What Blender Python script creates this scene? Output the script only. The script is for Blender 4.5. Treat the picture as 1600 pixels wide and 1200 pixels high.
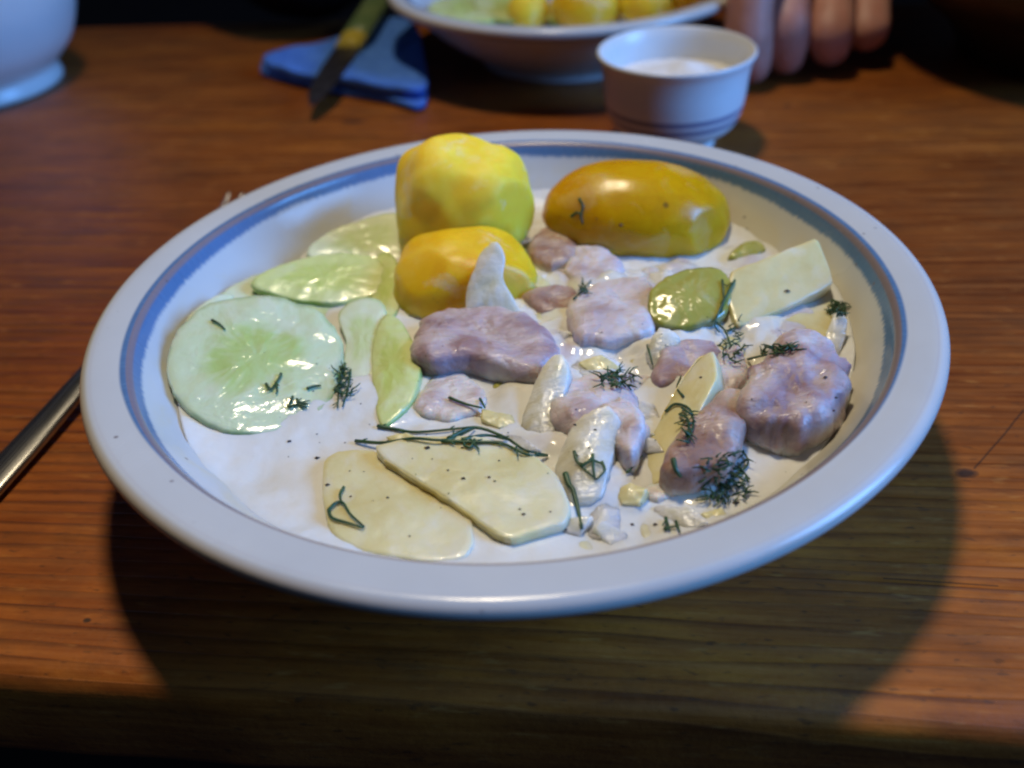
import bpy, bmesh, math, random
from mathutils import Vector, Matrix, noise
from mathutils.bvhtree import BVHTree

for o in list(bpy.data.objects):
    bpy.data.objects.remove(o)
scene = bpy.context.scene
col = scene.collection
R = math.radians

# ------------------------------------------------------------------ camera
FPX = 1450.0                                  # focal length in photo pixels (1600 wide)
CAM = Vector((0.0, -0.2553, 0.188))
PITCH, YAW, ROLL = 0.6416, -0.0044, -0.0666
_f = Vector((math.sin(YAW)*math.cos(PITCH), math.cos(YAW)*math.cos(PITCH), -math.sin(PITCH)))
_r = Vector((math.cos(YAW), -math.sin(YAW), 0))
_u = _r.cross(_f)
RT = _r*math.cos(ROLL) + _u*math.sin(ROLL)
UP = -_r*math.sin(ROLL) + _u*math.cos(ROLL)
FW = _f
cam_data = bpy.data.cameras.new('camera')
cam = bpy.data.objects.new('camera', cam_data)
col.objects.link(cam)
m3 = Matrix((RT, UP, -FW)).transposed()
cam.matrix_world = Matrix.Translation(CAM) @ m3.to_4x4()
cam_data.sensor_width = 36.0
cam_data.lens = FPX/1600*36.0
cam_data.clip_start = 0.01
cam_data.clip_end = 50
cam_data.dof.use_dof = True
cam_data.dof.focus_distance = 0.262
cam_data.dof.aperture_fstop = 7.5
scene.camera = cam

# ------------------------------------------------------------------ world and lamps
world = bpy.data.worlds.new('World')
scene.world = world
world.use_nodes = True
world.node_tree.nodes['Background'].inputs[0].default_value = (0.55, 0.62, 0.9, 1)
world.node_tree.nodes['Background'].inputs[1].default_value = 0.024

def area(name, loc, target, size, power, color, shape='DISK', size_y=None):
    l = bpy.data.lights.new(name, 'AREA')
    l.shape = shape
    l.size = size
    if size_y:
        l.size_y = size_y
    l.energy = power
    l.color = color
    o = bpy.data.objects.new(name, l)
    col.objects.link(o)
    o.location = loc
    d = Vector(target) - Vector(loc)
    o.rotation_euler = d.to_track_quat('-Z', 'Y').to_euler()
    return o
# the pendant lamp above the far half of the table, and the blue daylight of a window on the right
lamp = area('pendant_lamp_light', (-0.045, 0.23, 0.95), (0, -0.06, 0), 0.11, 1.9, (1.0, 0.84, 0.58))
lamp.data.spread = R(100)
area('window_light', (1.18, -0.30, 0.58), (0, 0.05, 0), 0.55, 29.0, (0.14, 0.40, 1.0), 'RECTANGLE', 0.75)

scene.view_settings.view_transform = 'Standard'
scene.view_settings.look = 'None'
scene.view_settings.exposure = 0.0
scene.view_settings.gamma = 1.0
scene.render.engine = 'CYCLES'
scene.cycles.use_denoising = True
scene.cycles.max_bounces = 8
scene.cycles.filter_width = 2.3
scene.cycles.sample_clamp_indirect = 4

TZ = -0.013                                   # height of the table top (heights on the plate are measured from its old foot)
# ------------------------------------------------------------------ photo pixel -> point in the place
def ray(px, py):
    return FW + RT*((px-800)/FPX) - UP*((py-600)/FPX)
def P(px, py, z=0.0, tilt=None):
    """point where the sight line through a photo pixel meets the plane at height z (optionally tilted)"""
    d = ray(px, py)
    if tilt is None:
        return CAM + d*((z-CAM.z)/d.z)
    ax, ay, gx, gy = tilt                     # plane z = z + gx*(x-ax) + gy*(y-ay)
    den = d.z - gx*d.x - gy*d.y
    num = z + gx*(CAM.x-ax) + gy*(CAM.y-ay) - CAM.z
    return CAM + d*(num/den)
def PY(px, py, y):
    d = ray(px, py)
    return CAM + d*((y-CAM.y)/d.y)

# ------------------------------------------------------------------ node helpers
def new_mat(name, rough=0.5, sss=0.0, sss_r=(0.01, 0.006, 0.004), coat=0.0, metal=0.0, spec=0.5, ior=1.45, trans=0.0):
    m = bpy.data.materials.new(name)
    m.use_nodes = True
    nt = m.node_tree
    b = nt.nodes['Principled BSDF']
    b.inputs['Roughness'].default_value = rough
    b.inputs['Metallic'].default_value = metal
    b.inputs['Coat Weight'].default_value = coat
    b.inputs['Coat Roughness'].default_value = 0.08
    b.inputs['Specular IOR Level'].default_value = spec
    b.inputs['IOR'].default_value = ior
    b.inputs['Transmission Weight'].default_value = trans
    if sss:
        b.inputs['Subsurface Weight'].default_value = sss
        b.inputs['Subsurface Radius'].default_value = sss_r
        b.inputs['Subsurface Scale'].default_value = 1.0
    return m, nt, b
def nd(nt, typ, props=None, **inp):
    n = nt.nodes.new(typ)
    for k, v in (props or {}).items():
        setattr(n, k, v)
    for k, v in inp.items():
        k = k.replace('_', ' ')
        s = n.inputs[k]
        if isinstance(v, bpy.types.NodeSocket):
            nt.links.new(v, s)
        else:
            s.default_value = v
    return n
def lk(nt, a, b):
    nt.links.new(a, b)
def mathn(nt, op, a, b=None, c=None, clamp=False):
    n = nt.nodes.new('ShaderNodeMath')
    n.operation = op
    n.use_clamp = clamp
    for i, v in enumerate((a, b, c)):
        if v is None:
            continue
        if isinstance(v, bpy.types.NodeSocket):
            nt.links.new(v, n.inputs[i])
        else:
            n.inputs[i].default_value = v
    return n.outputs[0]
def mixc(nt, fac, a, b, mode='MIX'):
    n = nt.nodes.new('ShaderNodeMix')
    n.data_type = 'RGBA'
    n.blend_type = mode
    for i, v in ((0, fac), (6, a), (7, b)):
        if isinstance(v, bpy.types.NodeSocket):
            nt.links.new(v, n.inputs[i])
        else:
            n.inputs[i].default_value = v if i == 0 else (tuple(v)+(1,))[:4]
    return n.outputs[2]
def ramp(nt, fac, stops, interp='LINEAR'):
    n = nt.nodes.new('ShaderNodeValToRGB')
    n.color_ramp.interpolation = interp
    el = n.color_ramp.elements
    while len(el) < len(stops):
        el.new(0.5)
    for e, (p, c) in zip(el, stops):
        e.position = p
        e.color = (c, c, c, 1) if isinstance(c, (int, float)) else tuple(c)+(1,)
    nt.links.new(fac, n.inputs[0])
    return n.outputs[0]
def ocoord(nt, scale=(1, 1, 1), loc=(0, 0, 0), rot=(0, 0, 0)):
    tc = nt.nodes.new('ShaderNodeTexCoord')
    mp = nd(nt, 'ShaderNodeMapping')
    mp.inputs['Scale'].default_value = scale
    mp.inputs['Location'].default_value = loc
    mp.inputs['Rotation'].default_value = rot
    lk(nt, tc.outputs['Object'], mp.inputs['Vector'])
    return mp.outputs[0]
def noisen(nt, vec, scale, detail=3, rough=0.55, dist=0.0):
    return nd(nt, 'ShaderNodeTexNoise', Vector=vec, Scale=scale, Detail=detail, Roughness=rough, Distortion=dist).outputs[0]
def bump(nt, b, height, strength=0.3, dist=0.001, prev=None):
    n = nd(nt, 'ShaderNodeBump', Height=height, Strength=strength, Distance=dist)
    if prev is not None:
        lk(nt, prev, n.inputs['Normal'])
    lk(nt, n.outputs[0], b.inputs['Normal'])
    return n.outputs[0]

# ------------------------------------------------------------------ materials
M = {}
# waxed pine table top: growth rings run along the local x axis
def wood():
    m, nt, b = new_mat('pine_wood', rough=0.42, spec=0.45)
    v = ocoord(nt)
    sep = nd(nt, 'ShaderNodeSeparateXYZ', Vector=v)
    vs = ocoord(nt, scale=(1.0, 10, 10))
    warp = noisen(nt, vs, 1.6, 3)
    warp2 = noisen(nt, ocoord(nt, scale=(7, 40, 40)), 1.0, 2)
    yy = mathn(nt, 'ADD', mathn(nt, 'MULTIPLY', sep.outputs[1], 185.0),
               mathn(nt, 'ADD', mathn(nt, 'MULTIPLY', warp, 5.0), mathn(nt, 'MULTIPLY', warp2, 0.8)))
    ring = mathn(nt, 'FRACT', yy)
    late = ramp(nt, ring, [(0.0, 0.0), (0.55, 0.06), (0.82, 0.7), (0.91, 1.0), (1.0, 0.0)])
    thick = noisen(nt, ocoord(nt, scale=(3, 30, 30), loc=(3, 1, 0)), 2.2, 2)
    late = mathn(nt, 'MULTIPLY', late, ramp(nt, thick, [(0.32, 0.22), (0.62, 1.0)]))
    streak = noisen(nt, ocoord(nt, scale=(6, 160, 160)), 2.0, 4, 0.65)
    blot = noisen(nt, ocoord(nt, scale=(9, 30, 30)), 1.4, 5, 0.68)
    base = ramp(nt, blot, [(0.30, (0.15, 0.037, 0.004)), (0.50, (0.265, 0.073, 0.008)), (0.72, (0.42, 0.145, 0.016))])
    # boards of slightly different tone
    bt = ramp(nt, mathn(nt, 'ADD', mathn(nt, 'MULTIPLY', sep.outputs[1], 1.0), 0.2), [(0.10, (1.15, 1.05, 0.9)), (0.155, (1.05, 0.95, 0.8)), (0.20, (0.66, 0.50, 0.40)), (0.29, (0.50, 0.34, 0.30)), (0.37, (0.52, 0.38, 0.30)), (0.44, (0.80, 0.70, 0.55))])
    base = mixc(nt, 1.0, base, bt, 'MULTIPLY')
    base = mixc(nt, mathn(nt, 'MULTIPLY', late, 0.93), base, (0.06, 0.010, 0.002))
    base = mixc(nt, ramp(nt, streak, [(0.38, 0.0), (0.72, 0.5)]), base, (0.48, 0.15, 0.018))
    fleck = noisen(nt, ocoord(nt, scale=(90, 260, 260)), 2.0, 2, 0.5)
    base = mixc(nt, ramp(nt, fleck, [(0.63, 0.0), (0.72, 0.55)]), base, (0.06, 0.022, 0.007))
    # flecks rubbed pale
    pale = noisen(nt, ocoord(nt, scale=(45, 210, 210), loc=(9, 2, 0)), 1.6, 2)
    base = mixc(nt, ramp(nt, pale, [(0.62, 0.0), (0.75, 0.5)]), base, (0.50, 0.20, 0.04))
    worn = noisen(nt, ocoord(nt, scale=(14, 26, 26), loc=(2, 7, 0)), 1.5, 6, 0.72)
    base = mixc(nt, ramp(nt, worn, [(0.48, 0.0), (0.70, 0.5)]), base, (0.085, 0.030, 0.008))
    # small knots and dents
    for (kx, ky, sx, sy) in KNOTS:
        dx = mathn(nt, 'DIVIDE', mathn(nt, 'SUBTRACT', sep.outputs[0], kx), sx)
        dy = mathn(nt, 'DIVIDE', mathn(nt, 'SUBTRACT', sep.outputs[1], ky), sy)
        d = mathn(nt, 'SQRT', mathn(nt, 'ADD', mathn(nt, 'MULTIPLY', dx, dx), mathn(nt, 'MULTIPLY', dy, dy)))
        d = mathn(nt, 'ADD', d, mathn(nt, 'MULTIPLY', mathn(nt, 'SUBTRACT', fleck, 0.5), 0.7))
        base = mixc(nt, ramp(nt, d, [(0.5, 0.9), (1.0, 0.35), (1.7, 0.0)]), base, (0.018, 0.010, 0.008))
    for (ax_, ay_, bx_, by_, wd_) in CRACKS:
        dx0, dy0 = bx_-ax_, by_-ay_
        ln = math.hypot(dx0, dy0)
        ux, uy = dx0/ln, dy0/ln
        rx_ = mathn(nt, 'SUBTRACT', sep.outputs[0], ax_)
        ry_ = mathn(nt, 'SUBTRACT', sep.outputs[1], ay_)
        al = mathn(nt, 'ADD', mathn(nt, 'MULTIPLY', rx_, ux), mathn(nt, 'MULTIPLY', ry_, uy))
        ac = mathn(nt, 'ADD', mathn(nt, 'MULTIPLY', rx_, -uy), mathn(nt, 'MULTIPLY', ry_, ux))
        ac = mathn(nt, 'ADD', ac, mathn(nt, 'MULTIPLY', mathn(nt, "SUBTRACT", warp2, 0.5), 0.003))
        on_ = mathn(nt, 'MULTIPLY', mathn(nt, 'GREATER_THAN', al, 0.0), mathn(nt, 'LESS_THAN', al, ln))
        cr_ = nd(nt, 'ShaderNodeMapRange', Value=mathn(nt, 'ABSOLUTE', ac), From_Min=wd_*0.4, From_Max=wd_*1.6, To_Min=0.75, To_Max=0.0)
        base = mixc(nt, mathn(nt, 'MULTIPLY', cr_.outputs[0], on_), base, (0.02, 0.010, 0.006))
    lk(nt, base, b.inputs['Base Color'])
    rr = ramp(nt, streak, [(0.3, 0.40), (0.75, 0.62)])
    lk(nt, rr, b.inputs['Roughness'])
    h = mathn(nt, 'ADD', mathn(nt, 'MULTIPLY', late, 0.8), mathn(nt, 'MULTIPLY', streak, 0.6))
    h = mathn(nt, 'ADD', h, mathn(nt, 'MULTIPLY', noisen(nt, v, 420, 3), 0.35))
    bump(nt, b, h, 0.35, 0.0008)
    return m

# glazed stoneware with a hand-painted blue band and a brown line on the inner shoulder of the rim
def stoneware(name, r_edge, r_out, band=True):
    m, nt, b = new_mat(name, rough=0.2, spec=0.5, sss=0.0)
    v = ocoord(nt)
    sep = nd(nt, 'ShaderNodeSeparateXYZ', Vector=v)
    x, y, z = sep.outputs
    r = mathn(nt, 'SQRT', mathn(nt, 'ADD', mathn(nt, 'MULTIPLY', x, x), mathn(nt, 'MULTIPLY', y, y)))
    tone = noisen(nt, v, 30, 3)
    base = mixc(nt, tone, (0.48, 0.495, 0.505), (0.56, 0.575, 0.58))
    if band:
        ang = mathn(nt, 'ARCTAN2', y, x)
        cv = nd(nt, 'ShaderNodeCombineXYZ', X=mathn(nt, 'MULTIPLY', ang, 46.0), Y=mathn(nt, 'MULTIPLY', r, 60.0), Z=0.0)
        brush = noisen(nt, cv.outputs[0], 1.6, 4, 0.7)
        cv2 = nd(nt, 'ShaderNodeCombineXYZ', X=mathn(nt, 'MULTIPLY', ang, 1.6), Y=0.0, Z=2.0)
        slow = noisen(nt, cv2.outputs[0], 1.0, 2)
        rb = mathn(nt, 'ADD', r, mathn(nt, 'MULTIPLY', mathn(nt, 'SUBTRACT', brush, 0.5), 0.0019))
        rb = mathn(nt, 'ADD', rb, mathn(nt, 'MULTIPLY', mathn(nt, 'SUBTRACT', slow, 0.5), 0.0035))
        inner = nd(nt, 'ShaderNodeMapRange', Value=rb, From_Min=r_edge-0.0034, From_Max=r_edge-0.0027, To_Min=0.0, To_Max=1.0)
        front = mathn(nt, 'MULTIPLY', mathn(nt, 'MAXIMUM', mathn(nt, 'SUBTRACT', mathn(nt, 'SINE', mathn(nt, 'MULTIPLY', ang, -1.0)), 0.35), 0.0), 0.0042)
        ro = mathn(nt, 'ADD', mathn(nt, 'ADD', r, front), mathn(nt, 'MULTIPLY', mathn(nt, 'SUBTRACT', slow, 0.5), 0.0016))
        outer = nd(nt, 'ShaderNodeMapRange', Value=ro, From_Min=r_edge+0.0016, From_Max=r_edge+0.0024, To_Min=1.0, To_Max=0.0)
        up = nd(nt, 'ShaderNodeMapRange', Value=z, From_Min=0.039, From_Max=0.040, To_Min=0.0, To_Max=1.0)
        bm_ = mathn(nt, 'MULTIPLY', mathn(nt, 'MULTIPLY', inner.outputs[0], outer.outputs[0]), up.outputs[0])
        bl = ramp(nt, brush, [(0.25, (0.042, 0.120, 0.27)), (0.6, (0.060, 0.160, 0.34)), (0.85, (0.16, 0.27, 0.43))])
        base = mixc(nt, mathn(nt, 'MULTIPLY', bm_, 0.93), base, bl)
        dl = mathn(nt, 'ABSOLUTE', mathn(nt, 'SUBTRACT', r, r_edge-0.0004))
        line = nd(nt, 'ShaderNodeMapRange', Value=dl, From_Min=0.0006, From_Max=0.0011, To_Min=1.0, To_Max=0.0)
        line = mathn(nt, 'MULTIPLY', line.outputs[0], up.outputs[0])
        base = mixc(nt, mathn(nt, 'MULTIPLY', line, 0.72), base, (0.25, 0.17, 0.15))
        # warm reflected light on the outer lip, painted into the colour as tan
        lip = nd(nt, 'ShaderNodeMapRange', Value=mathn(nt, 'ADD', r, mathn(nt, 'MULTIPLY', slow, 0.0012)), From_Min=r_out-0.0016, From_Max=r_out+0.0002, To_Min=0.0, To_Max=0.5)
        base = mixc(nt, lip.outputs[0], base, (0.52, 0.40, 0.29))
        # a faint turning line on the rim
        tl = mathn(nt, 'ABSOLUTE', mathn(nt, 'SUBTRACT', r, r_out-0.0033))
        tl = nd(nt, 'ShaderNodeMapRange', Value=tl, From_Min=0.0001, From_Max=0.0005, To_Min=0.3, To_Max=0.0)
        base = mixc(nt, mathn(nt, 'MULTIPLY', tl.outputs[0], slow), base, (0.40, 0.34, 0.36))
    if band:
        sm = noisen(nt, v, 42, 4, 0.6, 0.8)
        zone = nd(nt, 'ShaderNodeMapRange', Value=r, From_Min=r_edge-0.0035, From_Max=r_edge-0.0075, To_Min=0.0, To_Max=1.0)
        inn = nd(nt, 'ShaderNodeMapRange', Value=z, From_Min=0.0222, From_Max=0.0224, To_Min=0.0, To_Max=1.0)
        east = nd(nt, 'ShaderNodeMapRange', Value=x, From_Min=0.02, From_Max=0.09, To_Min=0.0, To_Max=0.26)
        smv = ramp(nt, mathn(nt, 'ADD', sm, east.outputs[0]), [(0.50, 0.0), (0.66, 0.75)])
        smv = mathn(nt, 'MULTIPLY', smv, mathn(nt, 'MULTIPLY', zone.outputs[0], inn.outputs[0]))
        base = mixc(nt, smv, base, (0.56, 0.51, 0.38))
    # iron specks in the glaze
    vo = nd(nt, 'ShaderNodeTexVoronoi', Vector=v, Scale=210.0)
    sp = ramp(nt, vo.outputs['Distance'], [(0.07, 1.0), (0.17, 0.0)])
    pick = nd(nt, 'ShaderNodeSeparateColor', Color=vo.outputs['Color'])
    sp = mathn(nt, 'MULTIPLY', sp, ramp(nt, pick.outputs[0], [(0.88, 0.0), (0.92, 0.75)]))
    base = mixc(nt, sp, base, (0.14, 0.11, 0.12))
    lk(nt, base, b.inputs['Base Color'])
    lk(nt, ramp(nt, tone, [(0.3, 0.16), (0.7, 0.30)]), b.inputs['Roughness'])
    h = mathn(nt, 'ADD', mathn(nt, 'MULTIPLY', noisen(nt, v, 130, 2), 0.5), noisen(nt, v, 26, 2))
    bump(nt, b, h, 0.10, 0.0012)
    return m

CREAM = (0.72, 0.69, 0.63)
def cream_coat(nt, b, base, amount=0.5, scale=110, lo=0.45, hi=0.6, tint=CREAM, dip=0.0):
    v = ocoord(nt)
    n = noisen(nt, v, scale, 4, 0.6, 0.6)
    f = mathn(nt, 'MULTIPLY', ramp(nt, n, [(lo, 0.0), (hi, 1.0)]), amount)
    if dip:
        geo = nd(nt, 'ShaderNodeNewGeometry')
        pz = nd(nt, 'ShaderNodeSeparateXYZ', Vector=geo.outputs['Position']).outputs[2]
        pz = mathn(nt, 'ADD', pz, mathn(nt, 'MULTIPLY', mathn(nt, 'SUBTRACT', n, 0.5), -0.012))
        dp_ = nd(nt, 'ShaderNodeMapRange', Value=pz, From_Min=dip, From_Max=dip+0.0035, To_Min=0.95, To_Max=0.0)
        f = mathn(nt, 'MAXIMUM', f, dp_.outputs[0])
    return mixc(nt, f, base, tint), f

def food_mats():
    # cream sauce
    m, nt, b = new_mat('cream_sauce', rough=0.13, sss=0.35, sss_r=(0.003, 0.0025, 0.002), coat=0.5)
    v = ocoord(nt)
    n = noisen(nt, v, 45, 4)
    base = ramp(nt, n, [(0.3, (0.68, 0.665, 0.61)), (0.55, (0.735, 0.73, 0.70)), (0.8, (0.77, 0.775, 0.76))])
    at = nd(nt, 'ShaderNodeAttribute', {'attribute_name': 'rad'})
    thin = ramp(nt, noisen(nt, v, 110, 3), [(0.35, 0.25), (0.65, 0.85)])
    base = mixc(nt, mathn(nt, 'MULTIPLY', mathn(nt, 'MULTIPLY', at.outputs['Fac'], thin, clamp=True), 0.75), base, (0.46, 0.35, 0.385))
    base = mixc(nt, mathn(nt, 'MULTIPLY', mathn(nt, 'MULTIPLY', mathn(nt, 'MULTIPLY', at.outputs['Fac'], -1.0), thin, clamp=True), 0.6), base, (0.66, 0.58, 0.33))
    lk(nt, base, b.inputs['Base Color'])
    bump(nt, b, mathn(nt, 'ADD', noisen(nt, v, 75, 2), mathn(nt, 'MULTIPLY', noisen(nt, v, 230, 2), 0.22)), 0.34, 0.0026)
    M['sauce'] = m
    # boiled potato
    for key, c0, c1, c2, coatamt, ro in (('potato', (0.72, 0.40, 0.006), (0.80, 0.50, 0.012), (0.83, 0.60, 0.08), 0.30, 0.42),
                                     ('potato_pale', (0.88, 0.56, 0.02), (0.90, 0.64, 0.035), (0.90, 0.74, 0.16), 0.40, 0.58),
                                     ('potato_smooth', (0.52, 0.25, 0.0008), (0.60, 0.325, 0.0012), (0.64, 0.42, 0.010), 0.14, 0.29)):
        m, nt, b = new_mat(key, rough=ro, sss=0.85, sss_r=(0.014, 0.009, 0.002))
        v = ocoord(nt)
        n = noisen(nt, v, 48, 4, 0.6)
        base = ramp(nt, n, [(0.3, c0), (0.5, c1), (0.75, c2)])
        base, f = cream_coat(nt, b, base, coatamt, 75, 0.55, 0.68, dip=0.0165)
        vo = nd(nt, 'ShaderNodeTexVoronoi', Vector=v, Scale=130.0)
        pick = nd(nt, 'ShaderNodeSeparateColor', Color=vo.outputs['Color'])
        sp = mathn(nt, 'MULTIPLY', ramp(nt, vo.outputs['Distance'], [(0.08, 1.0), (0.2, 0.0)]), ramp(nt, pick.outputs[0], [(0.9, 0.0), (0.93, 0.8)]))
        base = mixc(nt, sp, base, (0.12, 0.06, 0.015))
        lk(nt, base, b.inputs['Base Color'])
        bump(nt, b, mathn(nt, 'ADD', noisen(nt, v, 70, 4), mathn(nt, 'MULTIPLY', noisen(nt, v, 420, 3), 0.25)), 0.22 if key != 'potato_smooth' else 0.13, 0.0018)
        M[key] = m
    # herring flesh
    for key, c0, c1, c2 in (('herring', (0.27, 0.17, 0.19), (0.45, 0.35, 0.39), (0.60, 0.51, 0.54)),
                            ('herring_brown', (0.23, 0.12, 0.095), (0.42, 0.29, 0.25), (0.58, 0.46, 0.43)),
                            ('herring_pale', (0.48, 0.39, 0.41), (0.62, 0.55, 0.57), (0.73, 0.68, 0.68))):
        m, nt, b = new_mat(key, rough=0.34, sss=0.6, sss_r=(0.005, 0.0025, 0.0018), coat=0.06)
        v = ocoord(nt)
        n = noisen(nt, v, 60, 3, 0.5, 0.8)
        base = ramp(nt, n, [(0.3, c0), (0.5, c1), (0.72, c2)])
        fib = noisen(nt, ocoord(nt, scale=(1.0, 5.0, 2.0), rot=(0, 0, 0.6)), 120, 4, 0.65)
        base = mixc(nt, ramp(nt, fib, [(0.40, 0.28), (0.58, 0.0)]), base, c0)
        blush = noisen(nt, ocoord(nt, loc=(1, 4, 2)), 55, 3)
        base = mixc(nt, ramp(nt, blush, [(0.54, 0.0), (0.68, 0.55)]), base, (0.26, 0.125, 0.085))
        base, f = cream_coat(nt, b, base, 0.6 if key != 'herring_brown' else 0.4, 70, 0.44, 0.78, dip=0.0200)
        lk(nt, base, b.inputs['Base Color'])
        bump(nt, b, mathn(nt, 'ADD', noisen(nt, v, 110, 4, 0.6, 0.8), mathn(nt, 'MULTIPLY', noisen(nt, ocoord(nt, scale=(1, 3, 1)), 260, 4), 0.6)), 0.45, 0.0022)
        lk(nt, ramp(nt, noisen(nt, v, 120, 3), [(0.35, 0.24), (0.65, 0.52)]), b.inputs['Roughness'])
        M[key] = m
    # apple flesh, peel, onion
    m, nt, b = new_mat('apple_flesh', rough=0.36, sss=0.5, sss_r=(0.005, 0.004, 0.002), coat=0.12)
    v = ocoord(nt)
    n = noisen(nt, v, 60, 4)
    base = ramp(nt, n, [(0.3, (0.60, 0.50, 0.21)), (0.52, (0.68, 0.61, 0.33)), (0.75, (0.71, 0.67, 0.45))])
    base, f = cream_coat(nt, b, base, 0.45, 70, 0.52, 0.68, dip=0.0172)
    lk(nt, base, b.inputs['Base Color'])
    bump(nt, b, mathn(nt, 'ADD', noisen(nt, v, 240, 4, 0.7), noisen(nt, v, 60, 2)), 0.16, 0.0012)
    M['apple'] = m
    m, nt, b = new_mat('apple_peel', rough=0.25, sss=0.2)
    base = ramp(nt, noisen(nt, ocoord(nt), 120, 3), [(0.3, (0.62, 0.43, 0.07)), (0.7, (0.74, 0.64, 0.32))])
    lk(nt, base, b.inputs['Base Color'])
    M['peel'] = m
    m, nt, b = new_mat('onion', rough=0.3, sss=0.85, sss_r=(0.009, 0.009, 0.007), coat=0.15)
    v = ocoord(nt)
    base = ramp(nt, noisen(nt, ocoord(nt, scale=(1, 3, 1)), 90, 4), [(0.3, (0.55, 0.51, 0.37)), (0.55, (0.68, 0.66, 0.56)), (0.8, (0.75, 0.74, 0.70))])
    base, f = cream_coat(nt, b, base, 0.6, 90, 0.50, 0.64, dip=0.0190)
    lk(nt, base, b.inputs['Base Color'])
    bump(nt, b, mathn(nt, 'ADD', noisen(nt, ocoord(nt, scale=(1, 4, 1)), 120, 3), noisen(nt, v, 240, 4)), 0.45, 0.0014)
    M['onion'] = m
    # cucumber: paler wet flesh, seed pockets in the middle, darker edge (attribute rad: 0 middle, 1 edge)
    def cuc(key, edge, flesh, core, seed, rough=0.26, coat=0.2, dressing=0.3, bm=0.13):
        m, nt, b = new_mat(key, rough=rough, sss=0.35, sss_r=(0.004, 0.006, 0.003), coat=coat)
        at = nd(nt, 'ShaderNodeAttribute', {'attribute_name': 'rad'})
        v = ocoord(nt)
        w = noisen(nt, v, 55, 3)
        rr = mathn(nt, 'ADD', at.outputs['Fac'], mathn(nt, 'MULTIPLY', mathn(nt, 'SUBTRACT', w, 0.5), 0.35))
        base = ramp(nt, rr, [(0.0, core), (0.42, core), (0.62, flesh), (0.90, flesh), (1.0, edge)])
        av = nd(nt, 'ShaderNodeAttribute', {'attribute_name': 'ang'})
        vo = nd(nt, 'ShaderNodeTexVoronoi', Vector=nd(nt, 'ShaderNodeMapping', Vector=av.outputs['Vector'], Scale=(4.2, 4.2, 2.6)).outputs[0], Scale=1.0)
        s = mathn(nt, 'MULTIPLY', ramp(nt, vo.outputs['Distance'], [(0.25, 1.0), (0.5, 0.0)]), ramp(nt, rr, [(0.16, 0.0), (0.34, 1.0), (0.5, 1.0), (0.60, 0.0)]))
        base = mixc(nt, mathn(nt, 'MULTIPLY', s, 0.28), base, seed)
        patch = noisen(nt, ocoord(nt, loc=(3, 1, 2)), 38, 3, 0.6)
        base = mixc(nt, ramp(nt, patch, [(0.45, 0.0), (0.65, 0.5)]), base, flesh)
        base, f = cream_coat(nt, b, base, dressing, 60, 0.50, 0.68, (0.74, 0.78, 0.70))
        lk(nt, base, b.inputs['Base Color'])
        h = mathn(nt, 'ADD', mathn(nt, 'MULTIPLY', noisen(nt, v, 62, 3, 0.55, 0.6), 1.5), mathn(nt, 'MULTIPLY', s, -0.10))
        h = mathn(nt, 'ADD', h, mathn(nt, 'MULTIPLY', noisen(nt, v, 210, 3), 0.45))
        bump(nt, b, h, bm, 0.0024)
        M[key] = m
    cuc('cucumber', (0.34, 0.46, 0.17), (0.65, 0.72, 0.50), (0.55, 0.65, 0.32), (0.72, 0.77, 0.60))
    cuc('cucumber_wet', (0.20, 0.32, 0.09), (0.60, 0.69, 0.45), (0.45, 0.58, 0.20), (0.68, 0.75, 0.55), rough=0.15, coat=0.5, dressing=0.35, bm=0.36)
    cuc('cucumber_green', (0.30, 0.42, 0.08), (0.60, 0.68, 0.28), (0.52, 0.62, 0.18), (0.68, 0.72, 0.42), dressing=0.3, rough=0.3, coat=0.15, bm=0.2)
    cuc('gherkin', (0.14, 0.15, 0.015), (0.37, 0.35, 0.075), (0.41, 0.38, 0.09), (0.55, 0.50, 0.22), rough=0.2, coat=0.3, dressing=0.25, bm=0.4)
    # dill
    m, nt, b = new_mat('dill', rough=0.4, sss=0.0)
    base = ramp(nt, noisen(nt, ocoord(nt), 240, 3), [(0.3, (0.018, 0.052, 0.024)), (0.6, (0.036, 0.090, 0.036)), (0.85, (0.11, 0.16, 0.05))])
    lk(nt, base, b.inputs['Base Color'])
    M['dill'] = m
    m, nt, b = new_mat('dill_stem', rough=0.4)
    base = ramp(nt, noisen(nt, ocoord(nt), 240, 3), [(0.3, (0.045, 0.075, 0.018)), (0.7, (0.14, 0.17, 0.05))])
    lk(nt, base, b.inputs['Base Color'])
    M['stem'] = m
    m, nt, b = new_mat('pepper', rough=0.6)
    b.inputs['Base Color'].default_value = (0.035, 0.024, 0.018, 1)
    M['pepper'] = m
    m, nt, b = new_mat('salt', rough=0.75, sss=0.2, sss_r=(0.003, 0.003, 0.003))
    v = ocoord(nt)
    lk(nt, ramp(nt, noisen(nt, v, 300, 3), [(0.3, (0.70, 0.70, 0.70)), (0.7, (0.86, 0.86, 0.86))]), b.inputs['Base Color'])
    bump(nt, b, noisen(nt, v, 900, 2), 0.7, 0.0008)
    M['salt'] = m

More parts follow.
